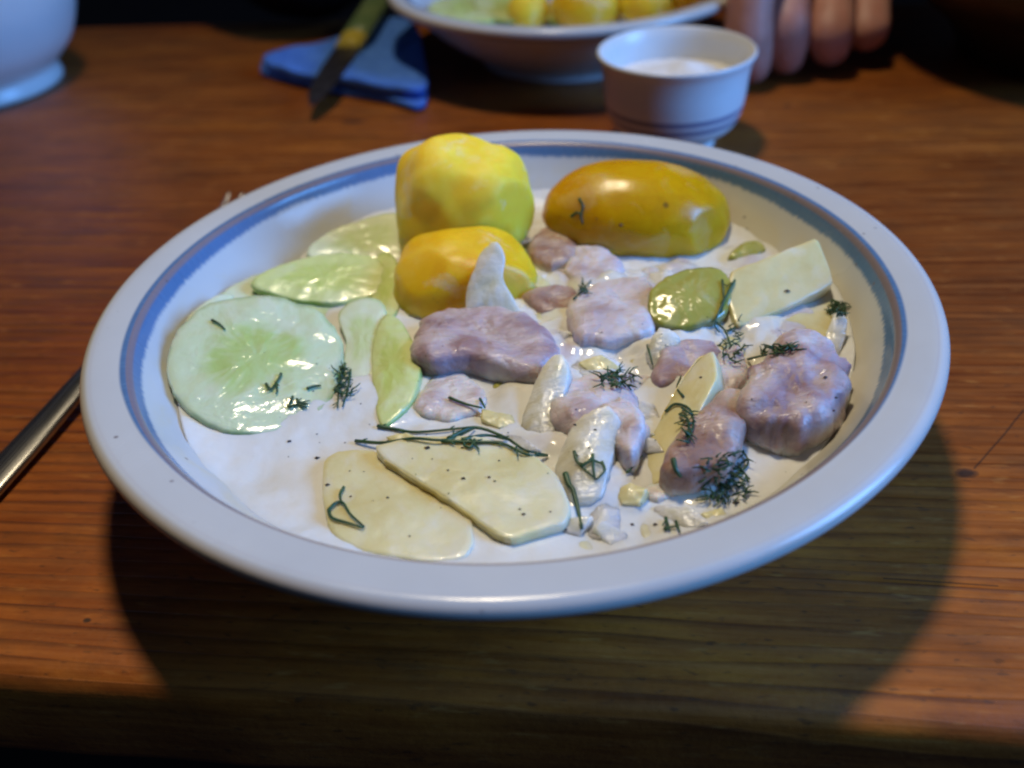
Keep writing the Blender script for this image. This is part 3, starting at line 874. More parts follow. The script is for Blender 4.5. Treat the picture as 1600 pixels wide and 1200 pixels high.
# ------------------------------------------------------------------ herring
G = 'pieces of herring'
hr = [
 ('herring', [(652,556),(664,524),(700,504),(760,506),(820,520),(864,545),(870,574),(842,606),(800,600),(742,584),(692,592),(660,582)], 0.0205, 0.0085, 'long mauve herring chunk in the middle, below the golden potato', 1.2, 0.0016, 0.001),
 ('herring_pale', [(898,484),(938,462),(1000,456),(1016,482),(1010,530),(962,546),(912,542),(894,512)], 0.0195, 0.0065, 'pale lilac herring piece left of the gherkin slice', 2.2, 0.0012, 0.001),
 ('herring_pale', [(884,432),(900,402),(940,405),(972,430),(950,456),(902,456)], 0.0190, 0.0050, 'cream-covered herring piece under the smooth shiny potato', 3.2, 0.0014, 0.001),
 ('herring_brown', [(828,394),(858,372),(893,385),(896,414),(862,426),(832,412)], 0.0190, 0.0050, 'small brown herring piece between the two golden potatoes', 4.2, 0.0012, 0.0),
 ('herring', [(1150,642),(1172,602),(1208,572),(1242,556),(1290,572),(1318,602),(1316,642),(1290,682),(1240,704),(1190,694),(1154,670)], 0.0215, 0.0110, 'biggest knobbly mauve herring chunk by the right wall of the plate', 5.2, 0.0026, 0.003),
 ('herring_brown', [(1040,752),(1060,702),(1098,664),(1138,642),(1162,660),(1155,712),(1130,756),(1082,772),(1046,768)], 0.0195, 0.0085, 'brownish herring chunk near the right front rim with dill beneath', 6.2, 0.0018, 0.0015),
 ('herring_pale', [(862,642),(888,612),(948,600),(992,636),(1002,690),(972,716),(902,696),(868,682)], 0.0190, 0.0065, 'herring piece in the centre front with a dill tuft on top', 7.2, 0.0016, 0.002),
 ('herring_pale', [(656,646),(676,604),(720,592),(752,620),(748,652),(700,664)], 0.0180, 0.0040, 'flat herring piece sunk in cream below the long mauve chunk', 8.2, 0.0012, 0.0),
 ('herring', [(1018,592),(1058,556),(1108,554),(1130,580),(1082,606),(1034,612)], 0.0195, 0.0055, 'herring piece below the gherkin slice, half in cream', 9.2, 0.0014, 0.001),
 ('herring_pale', [(1094,622),(1118,576),(1150,560),(1164,600),(1134,642),(1102,652)], 0.0200, 0.0055, 'narrow herring piece between the apple wedge and the biggest chunk', 10.2, 0.0014, 0.001),
 ('herring_brown', [(826,474),(868,456),(902,462),(892,490),(848,498)], 0.0185, 0.0042, 'small tan herring piece right of the onion-topped potato', 11.2, 0.0012, 0.0),
 ('herring_pale', [(944,650),(968,632),(996,650),(1004,690),(986,716),(956,700)], 0.0225, 0.0050, 'shiny lilac herring flap right of the large pale onion leaf', 12.2, 0.0014, 0.002),
]
for mt, px, z, h, lab, sd, lu, cr in hr:
    cxy = (sum(p[0] for p in px)/len(px), sum(p[1] for p in px)/len(px))
    chunk('herring_piece', M[mt], [(cxy[0]+(x-cxy[0])*(1.05 if sd in (1.2, 5.2) else 1.15), cxy[1]+(y-cxy[1])*(1.05 if sd in (1.2, 5.2) else 1.15)) for x, y in px], z+(0.0016 if 860 < cxy[0] < 1260 and 400 < cxy[1] < 720 else 0), h, lab, 'herring', G, sd, lu, crease=cr)

# ------------------------------------------------------------------ gherkins
G = 'gherkin slices'
for px, z, th, ti, lab, sd in (
 ([(1012,472),(1024,442),(1062,421),(1108,414),(1138,428),(1143,466),(1130,492),(1090,508),(1045,510),(1018,496)], 0.0295, 0.0065, (0.0, 0.30), 'round olive-green gherkin slice tilted against the pale apple slab', 21),
 ([(1138,402),(1158,379),(1186,374),(1197,390),(1166,404)], 0.0225, 0.004, (0, 0.3), 'small gherkin piece behind the pale apple slab', 22),
 ([(758,612),(784,592),(820,602),(826,630),(790,642)], 0.0195, 0.004, (0, 0.2), 'small gherkin piece below the long mauve herring chunk', 23),
 ([(1118,478),(1140,470),(1150,500),(1130,520),(1115,506)], 0.0225, 0.004, (0.1, 0.2), 'gherkin sliver between the round gherkin slice and the dill', 24)):
    slab('gherkin_slice', M['gherkin'], px, z, th, lab, 'gherkin slice', G, ti, 0.0008, 0.0004, seed=sd, bevel=0.0012)

# ------------------------------------------------------------------ apple
G = 'apple pieces'
ap = [
 ([(506,722),(528,704),(580,700),(622,722),(682,762),(736,802),(738,846),(722,872),(660,876),(560,860),(515,830),(503,775)], 0.0222, 0.0050, (0.02, 0.0), 'large pale apple slice at the left front rim with a dill loop on it', None, 31),
 ([(588,696),(650,682),(740,680),(822,702),(872,742),(892,792),(882,816),(802,842),(768,828),(700,780),(642,744),(604,720)], 0.0245, 0.0050, (0.0, 0.04), 'large pale apple slice under the long dill sprig in the front middle', [(600,718),(642,745),(700,781),(768,829),(800,842)], 32),
 ([(1142,424),(1200,402),(1274,372),(1290,402),(1302,440),(1252,470),(1190,496),(1150,512),(1138,462)], 0.0300, 0.0070, (-0.05, 0.38), 'thick pale apple slab standing proud at the right beside the gherkin', None, 33),
 ([(1192,524),(1240,492),(1300,470),(1318,512),(1326,546),(1290,562),(1240,558),(1200,548)], 0.0225, 0.0040, (-0.1, 0.1), 'yellow apple slice under the thick pale slab at the right wall', [(1300,470),(1318,512),(1326,546)], 34),
 ([(998,724),(1030,660),(1060,602),(1090,562),(1114,548),(1121,590),(1094,642),(1070,692),(1042,742),(1010,762)], 0.0262, 0.0085, (0.45, 0.05), 'long narrow apple wedge with yellow peel on its left edge, right of centre', [(998,724),(1030,660),(1060,602),(1090,562),(1112,549)], 35),
 ([(798,504),(850,486),(900,478),(906,492),(862,510),(810,518)], 0.0215, 0.0035, (0, 0.2), 'thin yellowish apple stick right of the onion on the potato', [(798,504),(850,486),(900,478)], 36),
 ([(998,820),(1030,796),(1080,784),(1102,800),(1052,832),(1005,842)], 0.0190, 0.0035, (0, 0.0), 'small pale apple piece by the front rim right of centre', None, 37),
 ([(858,852),(890,836),(936,840),(938,864),(880,872)], 0.0195, 0.0035, (0, 0.0), 'small pale apple piece by the front rim below the dill stem', None, 38),
 ([(984,562),(1030,541),(1062,546),(1052,580),(1002,590)], 0.0215, 0.0035, (0.0, 0.25), 'small pale apple piece in the middle, left of the herring below the gherkin', None, 39),
 ([(900,614),(928,590),(962,580),(952,600),(916,620)], 0.0225, 0.0030, (0.2, 0.2), 'thin apple sliver with yellow peel beside the central dill tuft', [(900,614),(928,590),(962,580)], 40),
 ([(900,536),(930,528),(962,546),(950,572),(912,568)], 0.0200, 0.0035, (0.0, 0.2), 'pale apple cube in the middle right of the long herring chunk', None, 41),
]
for px, z, th, ti, lab, pl, sd in ap:
    o, T, zz, nr = slab('apple_slice', M['apple'], px, z, th, lab, 'apple slice', G, ti, 0.0004, 0.0002, seed=sd, bevel=0.0006, sharp=0.6, ragg=0.02)
    if pl:
        peel_strip(o, pl, T, zz, th, nr)

# ------------------------------------------------------------------ onion
G = 'onion pieces'
on = [
 ([(732,462),(742,425),(757,394),(775,384),(786,404),(784,436),(800,468),(810,498),(770,502),(738,492)], 0.0290, 0.0022, (0.1, 1.1), 'white onion leaf leaning on the golden potato', 0.002, 51),
 ([(813,692),(824,632),(845,577),(868,560),(886,574),(881,602),(866,652),(862,702),(840,708)], 0.0262, 0.0070, (0.25, 0.35), 'upright pale onion strip left of the central herring', 0.002, 52),
 ([(872,742),(880,692),(906,654),(946,640),(962,662),(950,712),(936,762),(902,772)], 0.0268, 0.0070, (0.15, 0.25), 'large pale onion leaf in the front middle with a dill fork on it', 0.003, 53),
 ([(1156,644),(1164,602),(1186,572),(1216,556),(1230,566),(1202,612),(1172,652)], 0.0285, 0.0075, (0.3, 0.1), 'white onion strip along the left side of the biggest herring chunk', 0.002, 54),
 ([(1172,548),(1200,521),(1236,520),(1252,541),(1216,556)], 0.0225, 0.0022, (0, 0.3), 'white onion piece behind the biggest herring chunk', 0.002, 55),
 ([(1013,546),(1030,514),(1056,520),(1066,545),(1045,572),(1020,572)], 0.0258, 0.0055, (0.1, 0.5), 'small white onion leaf just below the gherkin slice', 0.002, 56),
 ([(914,764),(948,752),(966,800),(958,836),(922,832)], 0.0200, 0.0022, (0.1, 0.0), 'onion piece right of the thick dill stem at the front', 0.002, 57),
 ([(1288,566),(1284,545),(1296,512),(1306,492),(1322,498),(1318,528),(1304,566)], 0.0265, 0.0030, (0.2, 0.5), 'pale onion stick with a dark dill tuft at its tip, right wall', 0.001, 58),
 ([(868,560),(880,528),(912,516),(934,540),(916,566),(890,578)], 0.0195, 0.0022, (0, 0.2), 'translucent onion piece right of the long herring chunk', 0.002, 59),
 ([(700,622),(722,604),(752,612),(760,634),(726,640)], 0.0205, 0.0020, (0, 0.1), 'small onion piece with a dill thread below the long herring chunk', 0.001, 60),
 ([(1078,612),(1108,566),(1136,556),(1130,596),(1098,648),(1080,650)], 0.0215, 0.0022, (0.5, 0.1), 'onion strip against the right side of the long apple wedge', 0.001, 61),
]
for px, z, th, ti, lab, cu_, sd in on:
    first = sd == 51
    if first:
        z = PY(770, 446, 0.0066).z
    lift_ = 0.0014 if (860 < px[0][0] < 1260 and not first) else 0.0
    px = [(px[0][0]*0+sum(p[0] for p in px)/len(px)+(x-sum(p[0] for p in px)/len(px))*1.14, sum(p[1] for p in px)/len(px)+(y-sum(p[1] for p in px)/len(px))*1.10) for x, y in px]
    slab('onion_piece', M['onion'], px, z-0.0006+lift_, th*0.8, lab, 'onion', G, ti, 0.0002, 0.0004, bend=cu_*(0.5 if first else 0.9), seed=sd, bevel=0.0005, ragg=0.03 if first else 0.08, sharp=0.0 if first else 0.3)

# ------------------------------------------------------------------ small scraps filling the gaps in the herring salad
def scraps():
    rs = random.Random(5)
    spots = [(850,440,2,'right of the onion-topped potato'),(962,466,1,'on the pale lilac herring left of the gherkin'),(985,605,0,'between the central dill tuft and the apple wedge'),
     (1010,640,1,'left of the long apple wedge'),(940,572,2,'just above the central dill tuft'),(1068,514,2,'at the front edge of the gherkin slice'),(1000,524,1,'between gherkin slice and pale lilac herring'),
     (852,532,1,'at the right end of the long mauve herring'),(782,656,2,'above the long dill sprig'),(1008,692,1,'between the lilac flap and the apple wedge'),(985,772,2,'near the front, right of the thick dill stem'),
     (1036,776,0,'beside the brownish herring at the front'),(1150,545,2,'under the hanging dill sprig'),(1182,512,0,'under the front edge of the thick apple slab'),(960,836,1,'at the front rim below the onion piece'),
     (1062,806,1,'by the dill crumbs at the right front rim'),(838,742,2,'right of the large apple slice at the front'),(1096,690,1,'against the brownish herring chunk'),(640,690,2,'on the left end of the long dill sprig'),
     (1120,806,2,'in front of the dense dark dill clump'),(815,462,1,'touching the onion-topped potato'),(1262,545,1,'on the yellow apple slice at the right wall'),
     (905,575,1,'left of the central dill tuft'),(870,505,0,'between the long mauve herring and the pale lilac one'),(1050,590,2,'left of the top of the apple wedge'),(940,440,2,'below the smooth shiny potato'),
     (800,690,1,'right above the long dill sprig'),(1150,600,2,'left of the biggest herring chunk'),(1010,445,0,'just left of the gherkin slice'),(850,600,2,'behind the upright onion strip'),
     (1040,700,0,'on the right foot of the apple wedge'),(980,660,2,'right of the large onion leaf'),(1090,505,0,'under the front of the gherkin slice'),(1215,530,1,'between the thick apple slab and the biggest herring'),
     (770,560,1,'on top of the long mauve herring'),(900,820,1,'beside the thick dill stem at the front')]
    for i, (x, y, kind, where) in enumerate(spots):
        rx, ry = rs.uniform(24, 42), rs.uniform(12, 19)
        th = rs.uniform(-0.9, 0.9)
        n = rs.choice((4, 5))
        px = []
        for k in range(n):
            a = math.tau*(k+rs.uniform(-0.18, 0.18))/n
            q = rs.uniform(0.85, 1.25)
            ex, ey = rx*q*math.cos(a), ry*q*math.sin(a)
            px.append((x+ex*math.cos(th)-ey*math.sin(th), y+ex*math.sin(th)*0.7+ey*math.cos(th)))
        ti = (rs.uniform(-0.4, 0.4), rs.uniform(-0.1, 0.4))
        up = 0.0017 if (860 < x < 1240 and 420 < y < 720) else 0.0
        if kind == 0:
            chunk('herring_scrap', M['herring_pale'], px, 0.0182+up, rs.uniform(0.0016, 0.0024), 'cream-coated herring scrap '+where, 'herring', 'herring scraps in the cream', 20+i*1.3, 0.0009)
        elif kind == 1:
            slab('onion_dice', M['onion'], px, 0.0205+up+rs.uniform(0, 0.0014), 0.0034, 'small diced onion bit '+where, 'onion', 'diced onion bits in the cream', ti, 0.0003, 0.0004, seed=60+i, bevel=0.0005, n=40, ragg=0.06, sharp=0.8)
        else:
            slab('apple_dice', M['apple'], px, 0.0208+up+rs.uniform(0, 0.0016), 0.0040, 'small diced apple bit '+where, 'apple', 'diced apple bits in the cream', ti, 0.0003, 0.0004, seed=90+i, bevel=0.0005, n=40, ragg=0.05, sharp=0.85)
scraps()

# ------------------------------------------------------------------ cream sauce
def build_sauce():
    verts, faces = [], []
    nr, na = 150, 330
    Z0 = 0.0176
    RS = 0.1078
    rm = random.Random(8)
    mounds = []
    while len(mounds) < 80:
        mx, my = rm.uniform(-0.045, 0.098), rm.uniform(-0.088, 0.062)
        if math.hypot(mx, my) > 0.094 or my > 0.075-0.6*abs(mx-0.03) or (mx < -0.02 and my > -0.02) or (mx < 0.012 and my < -0.032):
            continue
        mounds.append((mx, my, rm.uniform(0.0050, 0.0120), rm.uniform(0.0030, 0.0060), rm.uniform(0, math.pi), rm.uniform(0.0009, 0.0027), rm.choice((-1, 1))*rm.uniform(0.4, 1.6)))
    def hump(x, y):
        best, tint = 0.0, 0.0
        for (mx, my, la, lb, th, hh, tn) in mounds:
            dx, dy = x-mx, y-my
            if abs(dx) > 0.014 or abs(dy) > 0.014:
                continue
            u = (dx*math.cos(th)+dy*math.sin(th))/la
            v = (dy*math.cos(th)-dx*math.sin(th))/lb
            d = (abs(u)**2.6+abs(v)**2.6)**(1/2.6)*(1+0.25*noise.noise(Vector((x*330, y*330, mx*900))))
            e = hh*math.exp(-(d*0.85)**3.2)
            if e > best:
                best, tint = e, tn*min(1.0, (e/hh)**2)
        return best, tint
    def h(x, y):
        r = math.hypot(x, y)
        z = Z0+0.0009*noise.noise(Vector((x*45, y*45, 2.0)))+0.0005*noise.noise(Vector((x*120, y*120, 5.0)))+0.00015*noise.noise(Vector((x*260, y*260, 8.0)))
        lift = 0.0
        for (bx, by, br, bz) in BUMPS:
            d = math.hypot(x-bx, y-by)/(br*1.15)
            if d < 1.6:
                lift = max(lift, max(0.0, min(0.0040, (bz-Z0)*0.62))*math.exp(-(d*0.98)**4))
        # the salad side lies drier and lower
        dry = max(0.0, min(1.0, (-x-0.050)/0.03))*max(0.0, min(1.0, (y+0.035)/0.03))
        z += lift*(1-0.4*dry) - 0.0024*dry
        heap = math.exp(-(((x-0.042)/0.046)**4+((y-0.002)/0.050)**4))
        z += heap*(0.0022+0.0010*noise.noise(Vector((x*95+3, y*95, 4.0)))+0.0006*noise.noise(Vector((x*210+3, y*210, 7.0))))
        z += hump(x, y)[0]                              # food lying under a skin of cream
        z += 0.0016*max(0.0, (r-0.093)/0.0105)**2       # clings to the wall
        return z
    verts.append(Vector((0, 0, h(0, 0))))
    for i in range(1, nr+1):
        for k in range(na):
            a = 2*math.pi*k/na
            rs = RS*(1+0.010*math.sin(3*a+0.4)+0.006*math.sin(7*a))
            r = rs*(i/nr)**0.85
            x, y = r*math.cos(a), r*math.sin(a)
            verts.append(Vector((x, y, h(x, y))))
    for k in range(na):
        faces.append((0, 1+k, 1+(k+1) % na))
    for i in range(nr-1):
        for k in range(na):
            a = 1+i*na+k
            b = 1+i*na+(k+1) % na
            faces.append((a, a+na, b+na, b))
    # underside down to the plate, closing the pool
    base = len(verts)
    for k in range(na):
        a = 2*math.pi*k/na
        verts.append(Vector((0.093*math.cos(a), 0.093*math.sin(a), 0.0118)))
    top = 1+(nr-1)*na
    for k in range(na):
        faces.append((top+k, base+k, base+(k+1) % na, top+(k+1) % na))
    faces.append(tuple(range(base, base+na))[::-1])
    tints = [hump(v.x, v.y)[1] for v in verts]
    o = link_mesh('cream_sauce', verts, faces, M['sauce'], loc=(0, 0, 0.0118), rad=tints)
    tag(o, 'white cream sauce pooled in the front plate around the herring', 'sauce')
    FOODS.append(o)
build_sauce()

# ------------------------------------------------------------------ dill and pepper, laid on whatever is under them
def build_bvh():
    vs, fs = [], []
    bpy.context.view_layer.update()
    for o in FOODS:
        b = len(vs)
        vs += [o.matrix_world @ v.co for v in o.data.vertices]
        fs += [tuple(b+i for i in p.vertices) for p in o.data.polygons]
    return BVHTree.FromPolygons(vs, fs)
BVH = build_bvh()
def on_food(px, py, lift=0.0006):
    d = ray(px, py).normalized()
    hit, nrm, i, dist = BVH.ray_cast(CAM, d)
    if hit is None:
        return P(px, py, 0.018)
    if nrm.z < 0:
        nrm = -nrm
    return hit+Vector((0, 0, 1))*lift*0.6+nrm*lift*0.4
rnd = random.Random(11)
def sprig(strands, label, tuft=None, fine=1.0, stem_r=0.00042, leaf=True, name='dill_sprig'):
    """thread-leaved sprig: main strands as photo polylines, short thread leaves branching off"""
    verts, faces = [], []
    for st in strands:
        pts = [on_food(x, y, 0.0007) for x, y in st]
        if len(pts) > 2:
            # keep a strand from jumping down between two pieces it bridges
            for it in range(2):
                for i in range(1, len(pts)-1):
                    mz = (pts[i-1].z+pts[i+1].z)/2
                    if pts[i].z < mz-0.001:
                        q = PZ(st[i], mz-0.0005)
                        pts[i] = q
        c = smooth_open(pts, 5) if len(pts) > 1 else pts
        tube(verts, faces, c, stem_r, stem_r*0.55, 6)
        if leaf:
            for i in range(1, len(c), 4):
                if rnd.random() < 0.6:
                    t = (c[min(i+1, len(c)-1)]-c[i-1]).normalized()
                    side = Vector((-t.y, t.x, 0))*rnd.choice((-1, 1))
                    L = rnd.uniform(0.0012, 0.0030)*fine
                    e = c[i]+(t*0.8+side*rnd.uniform(0.3, 0.9)+Vector((0, 0, rnd.uniform(0.0, 0.25)))).normalized()*L
                    tube(verts, faces, [c[i], (c[i]+e)/2+Vector((0, 0, 0.0002)), e], stem_r*0.6, stem_r*0.3, 5)
    if tuft:
        x0, y0, x1, y1, n = tuft
        for k in range(n):
            a = rnd.uniform(0, math.tau)
            rr = math.sqrt(rnd.random())
            px = (x0+x1)/2+(x1-x0)/2*rr*math.cos(a)
            py = (y0+y1)/2+(y1-y0)/2*rr*math.sin(a)
            p = on_food(px, py, 0.0006+0.0010*rnd.random())
            a2 = rnd.uniform(0, math.tau)
            L = rnd.uniform(0.0018, 0.0042)*fine
            d = Vector((math.cos(a2), math.sin(a2), rnd.uniform(-0.1, 0.35)))*L
            q = p+d
            mid = (p+q)/2+Vector((rnd.uniform(-1, 1), rnd.uniform(-1, 1), 0.6))*L*0.18
            tube(verts, faces, [p, mid, q], stem_r*0.75, stem_r*0.35, 5)
    base = min(verts, key=lambda v: v.z)
    o = link_mesh(name, verts, faces, M['dill'], loc=tuple(base))
    tag(o, label, 'dill', 'dill sprigs and threads')
    return o
def PZ(pxy, z):
    return P(pxy[0], pxy[1], z)
sprig([[(556,692),(600,692),(645,688),(700,690),(742,672)], [(590,668),(622,674),(655,678),(740,670)], [(700,688),(742,668),(790,684),(820,706),(856,714)],
       [(690,692),(740,694),(785,696),(822,713),(856,715)], [(742,690),(735,702),(724,698)], [(735,690),(748,704)], [(722,690),(760,680),(792,690)]], 'long dill sprig lying across the front of the pale apple slice', stem_r=0.00055)
sprig([[(1148,440),(1138,458),(1124,486),(1117,508),(1124,522)], [(1118,505),(1132,516),(1142,540),(1148,562)], [(1128,440),(1130,470),(1126,490)], [(1136,520),(1150,512),(1154,500)]], 'feathery dill sprig hanging over the gherkin slice', tuft=(1120, 510, 1165, 575, 26))
sprig([[(514,800),(524,790),(536,788),(548,806),(570,826)], [(538,764),(532,776),(535,790)], [(514,800),(520,812),(545,820),(568,828)]], 'little dill loop on the left front apple slice', leaf=False, stem_r=0.0005)
sprig([[(440,586),(434,598),(424,612)], [(416,602),(424,612)], [(432,600),(434,614)]], 'small dill fork in the middle of the big cucumber slice', stem_r=0.0005)
sprig([[(458,622),(452,638),(466,634),(480,640)], [(464,626),(474,640)], [(468,632),(482,634)]], 'small dill fork near the front edge of the big cucumber slice', stem_r=0.0005)
sprig([[(540,570),(530,600),(528,640)], [(548,580),(544,610),(536,638)], [(522,612),(534,606),(548,590)]], 'dark wet dill tuft beside the big cucumber slice', tuft=(522, 570, 554, 630, 34))
sprig([[(884,742),(890,760),(896,768),(904,800),(909,828)]], 'thick dill stem standing at the front between apple and onion', leaf=False, stem_r=0.00085)
sprig([[(898,708),(904,726),(930,750)], [(926,712),(927,735),(930,752)], [(908,732),(924,722),(942,728)], [(940,724),(944,738),(932,752)]], 'forked dill thread on the large onion leaf', stem_r=0.0005)
sprig([[(938,592),(960,586),(986,612)]], 'dark dill tuft on the central herring piece', tuft=(936, 584, 990, 614, 40))
sprig([[(1040,646),(1056,634),(1078,642),(1084,666),(1072,694)], [(1062,650),(1076,660),(1074,690)], [(1066,640),(1082,652)]], 'curled dill on the long apple wedge', tuft=(1064, 640, 1086, 696, 16))
sprig([[(1110,780),(1140,755),(1168,728),(1160,706)]], 'dense dark dill clump under the brownish herring at the right front', tuft=(1090, 712, 1174, 794, 90))
sprig([[(1296,490),(1306,478),(1320,490)]], 'dark dill tuft capping the onion stick at the right wall', tuft=(1291, 475, 1325, 500, 44), fine=0.8)
sprig([[(1168,564),(1190,556),(1222,552),(1246,544)], [(1190,556),(1196,546)], [(1210,554),(1220,544),(1240,542)]], 'dill thread behind the biggest herring chunk', tuft=(1190, 544, 1245, 558, 20))
sprig([[(905,312),(911,324),(908,338),(911,352)], [(893,340),(902,334),(910,338)]], 'bit of dill stuck on the smooth shiny potato', stem_r=0.0006, leaf=False)
sprig([[(897,470),(908,456),(924,440)], [(904,462),(916,456)]], 'dill bit on the cream below the smooth shiny potato', tuft=(898, 446, 924, 466, 8))
sprig([[(702,624),(728,634),(754,640)], [(750,626),(758,640)]], 'single dill thread below the long herring chunk', leaf=False, stem_r=0.0005)
sprig([[(1052,720),(1056,736),(1063,746)]], 'short green dill stalk on the brownish herring chunk', leaf=False, stem_r=0.0008)
sprig([[(1040,812),(1046,832)], [(1056,818),(1062,834)], [(1038,830),(1050,826)]], 'dill crumbs by the right front rim', stem_r=0.0005)
sprig([[(332,503),(342,508),(352,517)]], 'short dill thread on the left of the big cucumber slice', leaf=False, stem_r=0.0005)
sprig([[(480,610),(492,606),(502,605)]], 'short dill thread on the right of the big cucumber slice', leaf=False, stem_r=0.0005)
sprig([[(978,742),(992,730),(1004,714)]], 'fine dill thread left of the long apple wedge', leaf=False, stem_r=0.0004)
sprig([[(1068,622),(1058,606),(1064,590)]], 'fine dill thread high on the long apple wedge', leaf=False, stem_r=0.0004)
sprig([[(1012,542),(1016,556),(1020,572)]], 'fine dark dill thread on the pale apple piece in the middle', leaf=False, stem_r=0.0004)

def build_pepper():
    verts, faces = [], []
    spots = [(668,700,1.5),(452,690,1.2),(496,716,1.4),(512,758,1.2),(600,666,.8),(724,748,1.2),(764,746,.9),(773,752,.7),(818,804,1.0),(812,796,.7),(700,735,.7),(780,720,.6),(722,700,.8),(606,778,.8),(898,664,1.0),(930,672,.9),(1230,455,1.8),(970,352,1.6),(932,342,.7),(1290,590,1.2),(1305,622,1.2),(1302,642,.9),(1095,590,.9),(988,820,1.0),(1024,820,1.1),(1150,786,1.6),(920,700,.7),(884,828,.8),(430,640,.6),(940,520,.7),(1000,600,.7),(860,800,.6),(640,838,.6),(548,776,.7),(900,640,.6),(1040,540,.7)]
    for k in range(70):
        a = rnd.uniform(0, math.tau)
        r = math.sqrt(rnd.random())
        spots.append((820+460*r*math.cos(a), 640+215*r*math.sin(a), rnd.uniform(0.25, 0.55)))
    ico = [(0, 0, 1), (0.9, 0, 0.2), (0.2, 0.9, 0.1), (-0.8, 0.3, 0.2), (-0.2, -0.9, 0.1), (0, 0, -0.8)]
    fc = [(0, 1, 2), (0, 2, 3), (0, 3, 4), (0, 4, 1), (5, 2, 1), (5, 3, 2), (5, 4, 3), (5, 1, 4)]
    for (x, y, s) in spots:
        p = on_food(x, y, 0.0001)
        b = len(verts)
        a = rnd.uniform(0, math.tau)
        r = 0.00055*s
        for v in ico:
            vx = v[0]*math.cos(a)-v[1]*math.sin(a)
            vy = v[0]*math.sin(a)+v[1]*math.cos(a)
            verts.append(p+Vector((vx*r*1.3, vy*r, v[2]*r*0.6)))
        faces += [tuple(b+i for i in f) for f in fc]
    o = link_mesh('pepper_flecks', verts, faces, M['pepper'], smooth=False)
    tag(o, 'dark pepper flecks scattered over the food', 'pepper')
    o['kind'] = 'stuff'
build_pepper()

# ------------------------------------------------------------------ fork
def build_fork():
    a = P(0, 735, TZ+0.004)
    b = P(350, 309, TZ+0.0118)+Vector((0.0107, -0.0017, 0))
    d = (b-a)
    d.z = 0
    d.normalize()
    ang = math.atan2(d.y, d.x)
    tip = Vector((b.x, b.y, 0))
    t = empty('fork', (tip.x-d.x*0.2150, tip.y-d.y*0.2150, TZ))
    t.scale = (1.07, 1.07, 1.07)
    t.rotation_euler = (0, 0, ang)
    tag(t, 'steel table fork lying left of the front plate, tines showing beyond the rim', 'fork')
    L = 0.205
    # handle and neck: (x, half width, z of middle, half thickness)
    st = [(0.0, 0.0060, 0.0020, 0.0009), (0.003, 0.0085, 0.0020, 0.0013), (0.02, 0.0096, 0.0026, 0.0016), (0.05, 0.0088, 0.0038, 0.0017), (0.08, 0.0068, 0.0058, 0.0017), (0.105, 0.0042, 0.0080, 0.0018), (0.122, 0.0031, 0.0090, 0.0019), (0.135, 0.0036, 0.0086, 0.0016), (0.143, 0.0075, 0.0074, 0.0011), (0.150, 0.0110, 0.0062, 0.0009), (0.160, 0.0122, 0.0052, 0.0008), (0.1635, 0.0121, 0.0050, 0.0008)]
    verts, faces = [], []
    cs = [(-1, 0), (-0.93, 0.55), (-0.72, 0.95), (0, 1.12), (0.72, 0.95), (0.93, 0.55), (1, 0), (0.9, -0.7), (0, -0.85), (-0.9, -0.7)]
    pts = smooth_open([Vector((x, w, z)) for x, w, z, h in st], 4)
    hs = smooth_open([Vector((x, h, 0)) for x, w, z, h in st], 4)
    for p, hh in zip(pts, hs):
        for (cx, cz) in cs:
            verts.append(Vector((p.x, p.y*(0.62 if p.x < 0.13 else 1)*cx, p.z+hh.y*cz)))
    k = len(cs)
    for i in range(len(pts)-1):
        for j in range(k):
            q = i*k+j
            r = i*k+(j+1) % k
            faces.append((q, r, r+k, q+k))
    faces.append(tuple(range(k)))
    faces.append(tuple((len(pts)-1)*k+j for j in range(k))[::-1])
    o = link_mesh('handle', verts, faces, M['steel'])
    o.parent = t
    for yy in (-0.0103, -0.0034, 0.0034, 0.0103):
        verts, faces = [], []
        path = [Vector((0.1625, yy, 0.0050)), Vector((0.175, yy*0.99, 0.0043)), Vector((0.19, yy*0.97, 0.0062)), Vector((0.2, yy*0.95, 0.0092)), Vector((L, yy*0.94, 0.0112))]
        tube(verts, faces, smooth_open(path, 4), 0.0017, 0.0007, 8, 0.6)
        o = link_mesh('tine', verts, faces, M['steel'])
        o.parent = t
build_fork()

# ------------------------------------------------------------------ far plate and its food
FP = Vector((0.050, 0.384, 0))
FS = 0.90
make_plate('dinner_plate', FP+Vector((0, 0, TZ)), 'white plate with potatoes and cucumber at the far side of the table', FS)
G = 'food on the far plate'
def far(px, py, z):
    return P(px, py, z)
for c, rr, lab, sd, mt in (
 (far(826, 16, 0.026), (0.014, 0.012, 0.013), 'small yellow potato piece in the middle of the far plate', 1.5, 'potato_pale'),
 (far(918, 8, 0.028), (0.024, 0.018, 0.016), 'largest yellow potato on the far plate', 2.5, 'potato'),
 (far(1016, 4, 0.028), (0.020, 0.016, 0.015), 'yellow potato right of the largest one on the far plate', 3.5, 'potato_pale'),
 (far(1078, -6, 0.031), (0.015, 0.013, 0.012), 'orange-yellow potato piece at the right wall of the far plate', 4.5, 'potato_smooth')):
    potato('boiled_potato', M[mt], c, rr, (0.1, 0.1, 0.3), lab, 'potato', G, sd, 0.12, sub=4, carry=False)
